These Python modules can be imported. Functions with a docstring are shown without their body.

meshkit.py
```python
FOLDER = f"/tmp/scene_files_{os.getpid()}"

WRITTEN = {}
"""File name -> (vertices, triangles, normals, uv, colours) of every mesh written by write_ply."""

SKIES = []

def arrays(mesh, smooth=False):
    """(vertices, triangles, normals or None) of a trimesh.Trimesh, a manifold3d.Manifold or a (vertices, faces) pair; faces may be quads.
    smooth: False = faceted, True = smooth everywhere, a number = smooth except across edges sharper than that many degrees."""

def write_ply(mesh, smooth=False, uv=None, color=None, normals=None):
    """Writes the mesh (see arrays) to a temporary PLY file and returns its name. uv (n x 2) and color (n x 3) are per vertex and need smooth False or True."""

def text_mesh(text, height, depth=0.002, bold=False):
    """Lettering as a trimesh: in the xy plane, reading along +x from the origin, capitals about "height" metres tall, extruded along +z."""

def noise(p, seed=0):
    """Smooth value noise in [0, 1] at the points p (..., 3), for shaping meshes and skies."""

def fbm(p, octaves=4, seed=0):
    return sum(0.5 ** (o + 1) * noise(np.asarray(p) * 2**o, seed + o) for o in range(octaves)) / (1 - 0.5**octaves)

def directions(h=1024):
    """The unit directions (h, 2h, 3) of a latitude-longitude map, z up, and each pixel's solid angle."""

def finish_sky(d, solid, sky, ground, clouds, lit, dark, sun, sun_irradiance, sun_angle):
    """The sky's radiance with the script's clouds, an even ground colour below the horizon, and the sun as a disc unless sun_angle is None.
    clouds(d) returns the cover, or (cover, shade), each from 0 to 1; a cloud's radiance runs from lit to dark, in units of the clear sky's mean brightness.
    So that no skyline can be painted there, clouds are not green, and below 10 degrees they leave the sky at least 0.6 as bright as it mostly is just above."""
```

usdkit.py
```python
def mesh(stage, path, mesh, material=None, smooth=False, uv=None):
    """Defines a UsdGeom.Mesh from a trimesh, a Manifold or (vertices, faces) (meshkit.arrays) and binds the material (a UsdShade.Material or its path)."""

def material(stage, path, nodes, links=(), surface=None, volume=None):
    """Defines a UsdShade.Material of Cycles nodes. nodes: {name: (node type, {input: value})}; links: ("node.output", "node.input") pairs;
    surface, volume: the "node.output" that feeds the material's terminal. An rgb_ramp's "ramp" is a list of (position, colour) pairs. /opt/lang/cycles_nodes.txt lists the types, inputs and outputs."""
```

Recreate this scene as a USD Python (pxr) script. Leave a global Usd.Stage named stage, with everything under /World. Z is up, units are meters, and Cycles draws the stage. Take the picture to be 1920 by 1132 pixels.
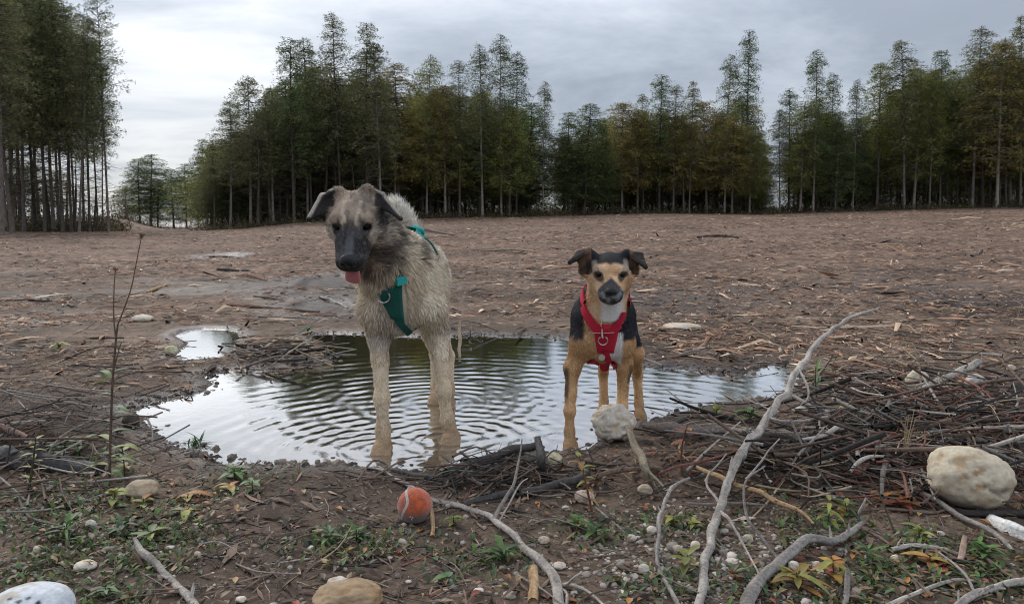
import math, random
import numpy as np
import trimesh, shapely
from shapely.geometry import Polygon
from scipy import ndimage
from scipy.spatial import cKDTree
import meshkit, usdkit
from pxr import Usd, UsdGeom, UsdLux, UsdShade, Sdf, Gf, Vt

stage = Usd.Stage.CreateInMemory()
UsdGeom.SetStageUpAxis(stage, 'Z')
UsdGeom.SetStageMetersPerUnit(stage, 1.0)
WORLD = UsdGeom.Xform.Define(stage, '/World')
UsdGeom.Scope.Define(stage, '/World/Looks')
NOISE = meshkit.noise
fbm = meshkit.fbm

# ------------------------------------------------------------------ camera
CAM_H, FPX, PITCH, CYP = 0.73, 1387.0, math.radians(2.0), 473.4
cam = UsdGeom.Camera.Define(stage, '/World/camera')
cam.CreateHorizontalApertureAttr(36.0)
cam.CreateVerticalApertureAttr(36.0 * 1132 / 1920)
cam.CreateFocalLengthAttr(FPX / 1920 * 36.0)
cam.CreateVerticalApertureOffsetAttr(-(566 - CYP) / 1920 * 36.0)
cam.CreateClippingRangeAttr(Gf.Vec2f(0.05, 5000))
cam.AddTranslateOp().Set((0, 0, CAM_H))
cam.AddRotateXOp().Set(90 - math.degrees(PITCH))
cam.CreateExposureAttr(0.74)
cam.CreateFStopAttr(0.0)

# ------------------------------------------------------------------ sky and sun (overcast)
SUN_AZ, SUN_EL = math.radians(-38), math.radians(42)
sd = np.array([math.sin(SUN_AZ) * math.cos(SUN_EL), math.cos(SUN_AZ) * math.cos(SUN_EL), math.sin(SUN_EL)])
dome = UsdLux.DomeLight.Define(stage, '/World/sky')
sky_mat = usdkit.material(stage, '/World/Looks/sky_look', {
    'tc': ('texture_coordinate', {}),
    'sky': ('sky_texture', {'sky_type': 'single_scattering', 'sun_disc': False, 'sun_elevation': SUN_EL, 'sun_rotation': SUN_AZ}),
    'sep': ('separate_xyz', {}),
    'zz': ('math', {'math_type': 'add', 'value2': 0.22}),
    'ux': ('math', {'math_type': 'divide'}), 'uy': ('math', {'math_type': 'divide'}),
    'uv': ('combine_xyz', {}),
    'mp': ('mapping', {'location': (0.4, 2.2, 0.0), 'scale': (0.6, 0.8, 1.0), 'rotation': (0, 0, 0.25)}),
    'n1': ('noise_texture', {'scale': 1.35, 'detail': 9.0, 'roughness': 0.60, 'distortion': 0.45}),
    'glow': ('vector_math', {'math_type': 'dot_product', 'vector2': tuple(float(c) for c in (math.sin(-0.60) * 0.97, math.cos(-0.60) * 0.97, 0.25))}),
    'gl': ('map_range', {'from_min': 0.55, 'from_max': 1.0, 'to_min': -0.07, 'to_max': 0.17, 'clamp': True}),
    'add': ('math', {'math_type': 'add'}),
    'ramp': ('rgb_ramp', {'ramp': [(0.0, (0.25, 0.28, 0.34)), (0.38, (0.34, 0.38, 0.45)), (0.52, (0.50, 0.55, 0.63)), (0.64, (0.70, 0.74, 0.80)), (0.74, (0.90, 0.92, 0.95)), (0.85, (1.02, 1.02, 1.03))]}),
    'cie': ('map_range', {'from_min': 0.0, 'from_max': 1.0, 'to_min': 4.3, 'to_max': 16.0, 'clamp': True}),
    'gain': ('vector_math', {'math_type': 'scale'}),
    'mix': ('mix_color', {'fac': 0.93}),
    'bg': ('background_shader', {'strength': 0.10}),
}, [('tc.generated', 'sep.vector'), ('sep.z', 'zz.value1'), ('sep.x', 'ux.value1'), ('zz.value', 'ux.value2'), ('sep.y', 'uy.value1'), ('zz.value', 'uy.value2'),
    ('ux.value', 'uv.x'), ('uy.value', 'uv.y'), ('uv.vector', 'mp.vector'), ('mp.vector', 'n1.vector'),
    ('tc.generated', 'glow.vector1'), ('glow.value', 'gl.value'), ('n1.fac', 'add.value1'), ('gl.result', 'add.value2'), ('add.value', 'ramp.fac'),
    ('ramp.color', 'gain.vector1'), ('sep.z', 'cie.value'), ('cie.result', 'gain.scale'), ('sky.color', 'mix.a'), ('gain.vector', 'mix.b'), ('mix.result', 'bg.color')], surface='bg.background')
UsdShade.MaterialBindingAPI.Apply(dome.GetPrim()).Bind(sky_mat)
dome.GetPrim().SetCustomDataByKey('kind', 'structure')
sun = UsdLux.DistantLight.Define(stage, '/World/sun')
sun.CreateIntensityAttr(0.38)
sun.CreateAngleAttr(28.0)
sun.CreateNormalizeAttr(True) if hasattr(sun, 'CreateNormalizeAttr') else None
sun.CreateColorAttr(Gf.Vec3f(1.0, 0.97, 0.93))
sun.AddTransformOp().Set(Gf.Matrix4d().SetLookAt(Gf.Vec3d(*map(float, sd)), Gf.Vec3d(0, 0, 0), Gf.Vec3d(0, 0, 1)).GetInverse())

# ------------------------------------------------------------------ helpers
def ray(px, py):
    cu = -(np.asarray(py, float) - CYP) / FPX
    cx = (np.asarray(px, float) - 960) / FPX
    return np.stack(np.broadcast_arrays(cx, math.cos(PITCH) + cu * math.sin(PITCH), -math.sin(PITCH) + cu * math.cos(PITCH)), -1)

def W(px, py, y):
    """The point of the photograph's pixel at the distance y (metres ahead)."""
    d = ray(px, py)
    return np.array([0, 0, CAM_H]) + d * (y / d[1])

def G(px, py, z=0.0):
    """... at the height z."""
    d = ray(px, py)
    return np.array([0, 0, CAM_H]) + d * ((z - CAM_H) / d[2])

_used = {}
def numbered(path):
    n = _used.get(path, -1) + 1
    _used[path] = n
    return path if n == 0 else f'{path}_{n:03d}'

def thing(name, label, cat, loc=(0, 0, 0), rotz=0.0, group=None, scale=None):
    x = UsdGeom.Xform.Define(stage, numbered('/World/' + name))
    x.AddTranslateOp().Set(Gf.Vec3d(*map(float, loc)))
    if rotz: x.AddRotateZOp().Set(math.degrees(rotz))
    if scale is not None: x.AddScaleOp().Set(Gf.Vec3f(*map(float, scale)))
    tag(x, label, cat, group)
    return x

def tag(x, label=None, cat=None, group=None, kind=None):
    p = x.GetPrim()
    for k, v in (('label', label), ('category', cat), ('group', group), ('kind', kind)):
        if v: p.SetCustomDataByKey(k, v)
    return x

def part(parent, name, mesh, material, smooth=True, col=None, label=None, kind=None):
    """One mesh under parent (or under /World); col: linear colour per vertex, read by the attribute 'col'."""
    base = '/World' if parent is None else str(parent.GetPrim().GetPath())
    m = usdkit.mesh(stage, numbered(base + '/' + name), mesh, material, smooth)
    if col is not None:
        UsdGeom.PrimvarsAPI(m).CreatePrimvar('col', Sdf.ValueTypeNames.Color3fArray, 'vertex').Set(Vt.Vec3fArray.FromNumpy(np.ascontiguousarray(col, np.float32)))
    if label: m.GetPrim().SetCustomDataByKey('label', label)
    if kind: m.GetPrim().SetCustomDataByKey('kind', kind)
    return m

def moved(v, f, loc):
    return (np.asarray(v) - np.asarray(loc), f)

def catmull(pts, n):
    """n points along a Catmull-Rom curve through pts (any columns)."""
    p = np.asarray(pts, float)
    p = np.vstack([2 * p[0] - p[1], p, 2 * p[-1] - p[-2]])
    seg = len(p) - 3
    t = np.linspace(0, seg - 1e-6, n)
    i = t.astype(int); t = (t - i)[:, None]
    a, b, c, d = p[i], p[i + 1], p[i + 2], p[i + 3]
    return 0.5 * ((2 * b) + (-a + c) * t + (2 * a - 5 * b + 4 * c - d) * t * t + (-a + 3 * b - 3 * c + d) * t ** 3)

def tube(pts, rad, sides=8, closed=True):
    """Tapered tube along pts; returns verts, tri faces and (ring, side) indices per vertex."""
    p = np.asarray(pts, float); n = len(p)
    r = np.broadcast_to(np.asarray(rad, float), (n,))
    t = np.gradient(p, axis=0); t /= np.maximum(np.linalg.norm(t, axis=1, keepdims=True), 1e-9)
    up = np.array([0, 0, 1.0]) if abs(t[0, 2]) < 0.9 else np.array([1.0, 0, 0])
    e1 = np.cross(t, up); e1 /= np.maximum(np.linalg.norm(e1, axis=1, keepdims=True), 1e-6)
    for k in range(1, n):
        if np.dot(e1[k], e1[k - 1]) < 0: e1[k] *= -1
    e2 = np.cross(t, e1)
    a = np.arange(sides) / sides * 2 * np.pi
    v = p[:, None] + r[:, None, None] * (np.cos(a)[None, :, None] * e1[:, None] + np.sin(a)[None, :, None] * e2[:, None])
    v = v.reshape(-1, 3)
    i, j = np.meshgrid(np.arange(n - 1), np.arange(sides), indexing='ij')
    q = np.stack([i * sides + j, (i + 1) * sides + j, (i + 1) * sides + (j + 1) % sides, i * sides + (j + 1) % sides], -1).reshape(-1, 4)
    f = np.vstack([q[:, [0, 2, 1]], q[:, [0, 3, 2]]])
    if closed:
        c0, c1 = len(v), len(v) + 1
        v = np.vstack([v, p[0] - t[0] * r[0] * 0.3, p[-1] + t[-1] * r[-1] * 0.3])
        k = np.arange(sides)
        f = np.vstack([f, np.stack([np.full(sides, c0), k, (k + 1) % sides], 1), np.stack([np.full(sides, c1), (n - 1) * sides + (k + 1) % sides, (n - 1) * sides + k], 1)])
    return v, f

def join(parts):
    """Joins (v, f[, col]) tuples."""
    vs, fs, cs, n = [], [], [], 0
    for q in parts:
        vs.append(q[0]); fs.append(np.asarray(q[1]) + n); n += len(q[0])
        if len(q) > 2: cs.append(np.broadcast_to(q[2], (len(q[0]), 3)))
    return np.vstack(vs), np.vstack(fs), (np.vstack(cs) if cs else None)

def smoothstep(a, b, x):
    t = np.clip((np.asarray(x, float) - a) / (b - a), 0, 1)
    return t * t * (3 - 2 * t)

def mixc(a, b, t):
    t = np.asarray(t)[..., None]
    return np.asarray(a) * (1 - t) + np.asarray(b) * t

def look(name, rough=0.9, spec=0.3, tint=0.35, scale=40.0, bump=0.4, dist=0.004, transl=0.0, detail=5.0, coat=0.0, col=None, sheen=0.0, wet=False):
    """A surface whose colour is the mesh's 'col' attribute (or col), broken up by noise, with fine relief."""
    nodes = {
        'pos': ('geometry', {}),
        'n': ('noise_texture', {'scale': scale, 'detail': detail, 'roughness': 0.62}),
        'mr': ('map_range', {'from_min': 0.25, 'from_max': 0.75, 'to_min': 1 - tint, 'to_max': 1 + tint, 'clamp': True}),
        'mul': ('vector_math', {'math_type': 'scale'}),
        'b': ('bump', {'strength': bump, 'distance': dist}),
        'p': ('principled_bsdf', {'roughness': rough, 'specular_ior_level': spec, 'coat_weight': coat, 'coat_roughness': 0.15, 'sheen_weight': sheen}),
    }
    links = [('pos.position', 'n.vector'), ('n.fac', 'mr.value'), ('mr.result', 'mul.scale'), ('mul.vector', 'p.base_color'), ('n.fac', 'b.height'), ('b.normal', 'p.normal')]
    if col is None:
        nodes['a'] = ('attribute', {'attribute': 'col'}); links.append(('a.color', 'mul.vector1'))
    else:
        nodes['a'] = ('color', {'value': col}); links.append(('a.color', 'mul.vector1'))
    out = 'p.BSDF'
    if transl:
        nodes['t'] = ('translucent_bsdf', {}); nodes['mx'] = ('mix_closure', {'fac': transl})
        links += [('mul.vector', 't.color'), ('p.BSDF', 'mx.closure1'), ('t.BSDF', 'mx.closure2')]
        out = 'mx.closure'
    return usdkit.material(stage, '/World/Looks/' + name, nodes, links, surface=out)

M = {
    'wood': look('wood_look', rough=0.9, spec=0.15, tint=0.5, scale=130, bump=0.8, dist=0.004, detail=8),
    'wet_wood': look('wet_wood_look', rough=0.6, spec=0.35, tint=0.55, scale=90, bump=0.9, dist=0.007, detail=8),
    'stone': look('stone_look', rough=0.9, spec=0.25, tint=0.28, scale=55, bump=0.6, dist=0.004, detail=8),
    'leaf': look('leaf_look', rough=0.55, spec=0.4, tint=0.25, scale=60, bump=0.2, dist=0.001, transl=0.3),
    'needle': look('needle_look', rough=0.7, spec=0.2, tint=0.45, scale=0.9, bump=0.0, transl=0.34),
    'bark': look('bark_look', rough=0.95, spec=0.15, tint=0.4, scale=6, bump=0.6, dist=0.02),
    'litter': look('litter_look', rough=0.85, spec=0.3, tint=0.3, scale=30, bump=0.3, dist=0.003),
}
# ------------------------------------------------------------------ terrain
def poly_px(pts):
    return Polygon([tuple(G(px, py)[:2]) for px, py in pts]).buffer(0)

MAIN = [(246, 768), (262, 762), (290, 752), (337, 742), (374, 737), (394, 722), (384, 712), (376, 704), (399, 698), (440, 694), (490, 694), (540, 690), (590, 684), (614, 672),
        (606, 655), (588, 640), (582, 629), (620, 624), (690, 627), (760, 630), (840, 631), (900, 628), (960, 631), (1060, 635), (1120, 650), (1170, 672), (1210, 685), (1253, 688), (1300, 690),
        (1345, 697), (1385, 701), (1408, 690), (1423, 684), (1456, 683), (1487, 689), (1503, 706), (1492, 725), (1474, 739), (1451, 748), (1410, 750), (1375, 757), (1318, 764),
        (1295, 771), (1244, 782), (1214, 793), (1180, 806), (1140, 812), (1112, 832), (1082, 848), (1030, 852), (985, 851), (940, 858), (890, 872), (850, 884), (790, 886), (740, 884), (690, 881),
        (640, 872), (600, 876), (556, 873), (520, 878), (480, 870), (430, 874), (400, 862), (372, 852), (330, 841), (303, 826), (284, 806), (264, 788)]
_mp = np.array(MAIN, float)
_wob = np.array([G(*q)[:2] for q in catmull(np.vstack([_mp, _mp[:1]]), 420)])
_wob += 0.012 * (np.stack([NOISE(np.c_[_wob * 9, np.zeros(len(_wob))], 1), NOISE(np.c_[_wob * 9, np.ones(len(_wob)) * 5], 2)], 1) - 0.5) * 2 * np.clip(_wob[:, 1:2] / 2.5, 1, 2)
PUDDLE = Polygon(_wob).buffer(0)
POOLS = [poly_px(q) for q in (
    [(326, 630), (345, 621), (380, 616), (420, 617), (446, 622), (450, 634), (436, 652), (424, 668), (398, 674), (350, 677), (322, 672), (338, 655), (352, 644)],
    [(560, 545), (575, 532), (600, 525), (640, 522), (668, 528), (655, 540), (640, 552), (600, 550)],
    [(545, 578), (575, 566), (640, 563), (668, 574), (640, 590), (590, 596), (560, 590)],
    [(383, 485), (420, 483), (468, 484), (478, 488), (440, 491), (390, 491)])]

_bx = np.array([-400, 0, 380, 450, 560, 800, 1000, 1250, 1420, 1500, 1700, 1920, 2400], float)
_by = np.array([434, 433, 433, 428, 417, 409, 405, 399, 401, 399, 393, 388, 380], float)
def treeline_y(px):
    return np.interp(px, [-400, 250, 480, 900, 1250, 1920, 2400], [44, 47, 48, 54, 56, 50, 48])
def far_base(x, y):
    px = 960 + FPX * x / np.maximum(y, 1.0)
    yb = treeline_y(px)
    zb = CAM_H - (np.interp(px, _bx, _by) - 425) / FPX * yb
    t = np.clip((y - 6.0) / (yb - 6.0), 0, 1.15)
    z = zb * t ** 1.15
    gap = smoothstep(220, 300, px) * (1 - smoothstep(380, 470, px))
    beyond = np.clip(y - yb * 1.15, 0, None)
    return z + beyond * (0.050 * (1 - gap) - 0.004 * gap) * np.exp(-beyond / 120)

def base_height(x, y):
    """Ground height without the puddles."""
    x, y = np.asarray(x, float), np.asarray(y, float)
    p = np.stack([x, y, np.zeros_like(x)], -1)
    yy = np.clip(y, 0.3, None)
    amp = np.clip(yy / 6, 0.35, 2.2)
    z = far_base(x, y)
    z = z + 0.05 * amp * (fbm(p * 0.45, 3, 3) - 0.5) * smoothstep(2.0, 6.0, yy)
    z = z + 0.035 * np.clip(yy / 4, 0.6, 1.8) * (fbm(p * 2.6, 3, 7) - 0.5)
    z = z + 0.018 * (fbm(p * 13, 3, 11) - 0.5) + 0.007 * (NOISE(p * 46, 5) - 0.5)
    # the bank of debris on the right and the litter on the left edge
    mound = np.exp(-(((x - 1.65) / 0.62) ** 2 + ((y - 2.5) / 0.42) ** 2)) * 0.125 + np.exp(-(((x - 0.55) / 0.45) ** 2 + ((y - 2.16) / 0.16) ** 2)) * 0.05
    mound += np.exp(-(((x + 1.75) / 0.35) ** 2 + ((y - 2.5) / 0.35) ** 2)) * 0.10
    mound += np.exp(-(((x - 1.13) / 0.2) ** 2 + ((y - 4.0) / 0.2) ** 2)) * 0.07 + np.exp(-(((x + 1.15) / 0.28) ** 2 + ((y - 4.2) / 0.2) ** 2)) * 0.03
    z = z + mound * (0.75 + 0.5 * NOISE(p * 9, 21))
    return z

def height(x, y, full=False):
    x, y = np.asarray(x, float), np.asarray(y, float)
    z = base_height(x, y)
    wet = np.zeros_like(z)
    for k, pl in enumerate(BASINS):
        lv = LEVEL[k]; main = k == len(BASINS) - 1
        b = pl.bounds; reach = 1.3 if main else 0.7
        near = (x > b[0] - reach) & (x < b[2] + reach) & (y > b[1] - reach) & (y < b[3] + reach)
        if not near.any(): continue
        pts = shapely.points(x[near], y[near])
        ins = shapely.contains(pl, pts)
        d = shapely.distance(pl.boundary, pts)
        zz = z[near]
        far = smoothstep(0.12, reach, d)
        rim = lv + 0.004 + np.minimum(d * 0.3, 0.012) + np.maximum(zz - lv - 0.01, 0.0) * smoothstep(0.0, 0.28, d)
        zo = np.maximum(rim, lv + np.minimum(0.004 + d * 0.12, 0.012)) * (1 - far) + zz * far
        if main: zo = np.maximum(zo, np.minimum(0.004 + d * 0.1, 0.012) * (1 - smoothstep(0.8, 1.3, d)) + np.minimum(zz, 1) * smoothstep(0.8, 1.3, d))
        zi = lv - np.minimum(d * 0.22, 0.035 if main else 0.012) + 0.004 * (NOISE(np.stack([x[near] * 30, y[near] * 30, 0 * zz], -1), 9) - 0.5) * smoothstep(0, .03, d)
        z[near] = np.where(ins, zi, zo)
        wet[near] = np.maximum(wet[near], np.where(ins, 1.0, 1 - smoothstep(0.0, 0.16 if main else 0.5, d)))
    return (z, wet) if full else z

BASINS = POOLS[1:] + [PUDDLE.union(POOLS[0])]
LEVEL = [float(base_height(*[np.array(c) for c in (p.centroid.x, p.centroid.y)])) - 0.012 for p in POOLS[1:]] + [0.0]

def HZ(x, y):
    return float(height(np.array([float(x)]), np.array([float(y)]))[0])

def GH(px, py, lift=0.0):
    """The point of the ground seen at a pixel."""
    z = 0.0
    for _ in range(12):
        q = G(px, py, z)
        z = 0.5 * z + 0.5 * (HZ(q[0], q[1]) + lift)
    q = G(px, py, z); q[2] = z
    return q

def axis_x():
    core = np.arange(-2.1, 2.1001, 0.012)
    out, s, v = [], 0.012, 2.1
    while v < 260:
        s *= 1.031; v += s; out.append(v)
    out = np.array(out)
    return np.r_[-out[::-1], core, out]
def axis_y():
    out, v = [], 0.85
    while v < 420:
        v *= 1.005 if v < 6 else (1.0105 if v < 65 else 1.04)
        out.append(v)
    return np.r_[-60, -25, -10, -4, -1.5, -0.5, 0.1, 0.4, 0.6, 0.75, 0.85, out]
gx, gy = axis_x(), axis_y()
X, Y = np.meshgrid(gx, gy, indexing='xy')
Zg, WETg = height(X, Y, True)
nx = len(gx)
i, j = np.meshgrid(np.arange(len(gy) - 1), np.arange(nx - 1), indexing='ij')
q = np.stack([i * nx + j, i * nx + j + 1, (i + 1) * nx + j + 1, (i + 1) * nx + j], -1).reshape(-1, 4)

ground_mat = usdkit.material(stage, '/World/Looks/soil_look', {
    'pos': ('geometry', {}), 'wet': ('attribute', {'attribute': 'col'}), 'ws': ('separate_xyz', {}), 'xyz': ('separate_xyz', {}),
    'big': ('noise_texture', {'scale': 0.55, 'detail': 4.0, 'roughness': 0.6}),
    'mid': ('noise_texture', {'scale': 7.0, 'detail': 6.0, 'roughness': 0.65, 'distortion': 0.6}),
    'fine': ('noise_texture', {'scale': 85.0, 'detail': 5.0, 'roughness': 0.7}),
    'grain': ('voronoi_texture', {'scale': 120.0}),
    'bigr': ('rgb_ramp', {'ramp': [(0.3, (0.062, 0.043, 0.031)), (0.5, (0.098, 0.068, 0.048)), (0.68, (0.140, 0.096, 0.067))]}),
    'farc': ('rgb_ramp', {'ramp': [(0.3, (0.058, 0.036, 0.025)), (0.48, (0.120, 0.074, 0.050)), (0.62, (0.205, 0.130, 0.088)), (0.75, (0.31, 0.21, 0.145))]}),
    'fary': ('map_range', {'from_min': 4.5, 'from_max': 14.0, 'to_min': 0.0, 'to_max': 0.85, 'clamp': True}),
    'mx': ('mix_color', {}),
    'midr': ('map_range', {'from_min': 0.28, 'from_max': 0.72, 'to_min': 0.55, 'to_max': 1.45, 'clamp': True}),
    'finer': ('map_range', {'from_min': 0.28, 'from_max': 0.72, 'to_min': 0.55, 'to_max': 1.5, 'clamp': True}),
    'mm': ('math', {'math_type': 'multiply'}), 'pat': ('map_range', {'from_min': 0.34, 'from_max': 0.66, 'to_min': 0.66, 'to_max': 1.25, 'clamp': True}), 'm2': ('math', {'math_type': 'multiply'}),
    'wetd': ('map_range', {'from_min': 0.0, 'from_max': 1.0, 'to_min': 1.0, 'to_max': 0.42, 'clamp': True}),
    'm3': ('math', {'math_type': 'multiply'}),
    'sc': ('vector_math', {'math_type': 'scale'}),
    'rr': ('map_range', {'from_min': 0.0, 'from_max': 1.0, 'to_min': 0.92, 'to_max': 0.3, 'clamp': True}),
    'b1': ('bump', {'strength': 0.55, 'distance': 0.03}), 'b2': ('bump', {'strength': 0.6, 'distance': 0.006}),
    'p': ('principled_bsdf', {'specular_ior_level': 0.22}),
}, [('pos.position', 'big.vector'), ('pos.position', 'mid.vector'), ('pos.position', 'fine.vector'), ('pos.position', 'grain.vector'), ('pos.position', 'xyz.vector'),
    ('big.fac', 'bigr.fac'), ('mid.fac', 'farc.fac'), ('xyz.y', 'fary.value'), ('fary.result', 'mx.fac'), ('bigr.color', 'mx.a'), ('farc.color', 'mx.b'),
    ('mid.fac', 'midr.value'), ('fine.fac', 'finer.value'), ('midr.result', 'mm.value1'), ('finer.result', 'mm.value2'),
    ('wet.color', 'ws.vector'), ('ws.x', 'wetd.value'), ('big.fac', 'pat.value'), ('mm.value', 'm2.value1'), ('pat.result', 'm2.value2'), ('m2.value', 'm3.value1'), ('wetd.result', 'm3.value2'), ('mx.result', 'sc.vector1'), ('m3.value', 'sc.scale'),
    ('sc.vector', 'p.base_color'), ('ws.x', 'rr.value'), ('rr.result', 'p.roughness'), ('mid.fac', 'b1.height'), ('fine.fac', 'b2.height'), ('b1.normal', 'b2.normal'), ('b2.normal', 'p.normal')],
    surface='p.BSDF')
# patchy dampness: around the puddles and in streaks across the near field
_damp = np.clip(WETg, 0, 1)
_pn = fbm(np.stack([X * 0.5, Y * 0.8, 0 * X], -1), 3, 31)
_damp = np.maximum(_damp, 0.55 * smoothstep(0.5, 0.68, _pn) * smoothstep(2, 3.5, Y) * (1 - smoothstep(7, 14, Y)))
tag(part(None, 'ground', (np.stack([X, Y, Zg], -1).reshape(-1, 3), q), ground_mat, True, np.repeat(_damp.reshape(-1, 1), 3, 1)), kind='structure')

from scipy.interpolate import RegularGridInterpolator
_hz = RegularGridInterpolator((gy, gx), Zg, bounds_error=False, fill_value=None)
def HZ(x, y): return float(_hz((float(y), float(x))))
def HZV(x, y): return _hz(np.stack([np.asarray(y, float), np.asarray(x, float)], -1))
_ys = 0.9 * (90 / 0.9) ** np.linspace(0, 1, 1400)
def GH(px, py, lift=0.0):
    """The point of the ground seen at a pixel (its first meeting with the sight line)."""
    d = ray(px, py); p = np.array([0, 0, CAM_H]) + d * (_ys / d[1])[:, None]
    under = p[:, 2] - lift < HZV(p[:, 0], p[:, 1])
    k = max(int(np.argmax(under)), 1) if under.any() else len(_ys) - 1
    a, b = p[k - 1], p[k]
    for _ in range(8):
        m = (a + b) / 2
        if m[2] - lift < HZ(m[0], m[1]): b = m
        else: a = m
    return (a + b) / 2
def clear(px, py, y, gap=0.0):
    """The point y metres away on a sight line, drawn nearer where it would lie in the ground."""
    for _ in range(60):
        q = W(px, py, y)
        if q[2] >= HZ(q[0], q[1]) + gap: return q
        y *= 0.992
    return q

# ------------------------------------------------------------------ puddles
water_mat = usdkit.material(stage, '/World/Looks/water_look', {
    'pos': ('geometry', {}),
    'n': ('noise_texture', {'scale': 34.0, 'detail': 3.0}), 'b': ('bump', {'strength': 0.10, 'distance': 0.003}),
    'd': ('diffuse_bsdf', {'color': (0.095, 0.072, 0.052)}), 't': ('transparent_bsdf', {'color': (0.62, 0.52, 0.40)}), 'dm': ('mix_closure', {'fac': 0.40}),
    'g': ('glossy_bsdf', {'color': (1.0, 1.0, 1.0), 'roughness': 0.02}),
    'f': ('fresnel', {'IOR': 1.33}), 'fg': ('map_range', {'from_min': 0.02, 'from_max': 0.31, 'to_min': 0.05, 'to_max': 0.97, 'clamp': True}),
    'm': ('mix_closure', {}),
}, [('pos.position', 'n.vector'), ('n.fac', 'b.height'), ('b.normal', 'g.normal'), ('b.normal', 'f.normal'), ('f.fac', 'fg.value'), ('fg.result', 'm.fac'),
    ('d.BSDF', 'dm.closure1'), ('t.BSDF', 'dm.closure2'), ('dm.closure', 'm.closure1'), ('g.BSDF', 'm.closure2')], surface='m.closure')

RIPPLE = [(-0.425, 2.40, 1.0, 0.3), (-0.215, 2.51, 1.15, 1.9), (-0.318, 3.04, 0.8, 4.0), (0.194, 2.46, 0.45, 2.2), (0.49, 2.82, 0.6, 5.1), (0.35, 2.90, 0.35, 0.8)]
def ripples(x, y):
    z = 0
    for (cx, cy, a, ph) in RIPPLE:
        wx = x + 0.03 * (NOISE(np.stack([x * 3, y * 3, 0 * x], -1), 3) - 0.5); wy = y + 0.03 * (NOISE(np.stack([x * 3, y * 3, 0 * x], -1), 4) - 0.5)
        r = np.hypot(wx - cx, wy - cy)
        z = z + a * np.sin(2 * np.pi * r / (0.056 + 0.020 * r) + ph) * np.exp(-r / 0.85) * smoothstep(0.02, 0.12, r)
    calm = smoothstep(-1.35, -0.75, x)                 # the left arm of the puddle lies still
    z = z * (0.12 + 0.88 * calm) * (0.35 + 1.3 * NOISE(np.stack([x * 2.3, y * 2.3, 0 * x], -1), 8))
    return 0.00060 * z + 0.0004 * (NOISE(np.stack([x * 16, y * 16, 0 * x], -1), 6) - 0.5) * (0.3 + 0.7 * calm)
for k, (pl, lv) in enumerate(zip([PUDDLE] + POOLS, [0.0, 0.0] + LEVEL[:-1])):
    if k in (2, 3): continue
    b = pl.bounds; st = 0.0075 if k == 0 else 0.05
    xs, ys = np.arange(b[0] - .06, b[2] + .06, st), np.arange(b[1] - .06, b[3] + .06, st)
    x, y = np.meshgrid(xs, ys)
    z = lv + (ripples(x, y) if k == 0 else 0 * x)
    ok = shapely.distance(pl, shapely.points(x, y)) < (0.03 if k == 0 else 0.06)
    n_ = len(xs)
    i, j = np.meshgrid(np.arange(len(ys) - 1), np.arange(n_ - 1), indexing='ij')
    keep = ok[:-1, :-1] & ok[1:, :-1] & ok[:-1, 1:] & ok[1:, 1:]
    i, j = i[keep], j[keep]
    qq = np.stack([i * n_ + j, i * n_ + j + 1, (i + 1) * n_ + j + 1, (i + 1) * n_ + j], -1)
    v = np.stack([x, y, z], -1).reshape(-1, 3)
    use, inv = np.unique(qq, return_inverse=True)
    tag(part(None, 'puddle', (v[use], inv.reshape(-1, 4)), water_mat, True), kind='structure')
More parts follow.
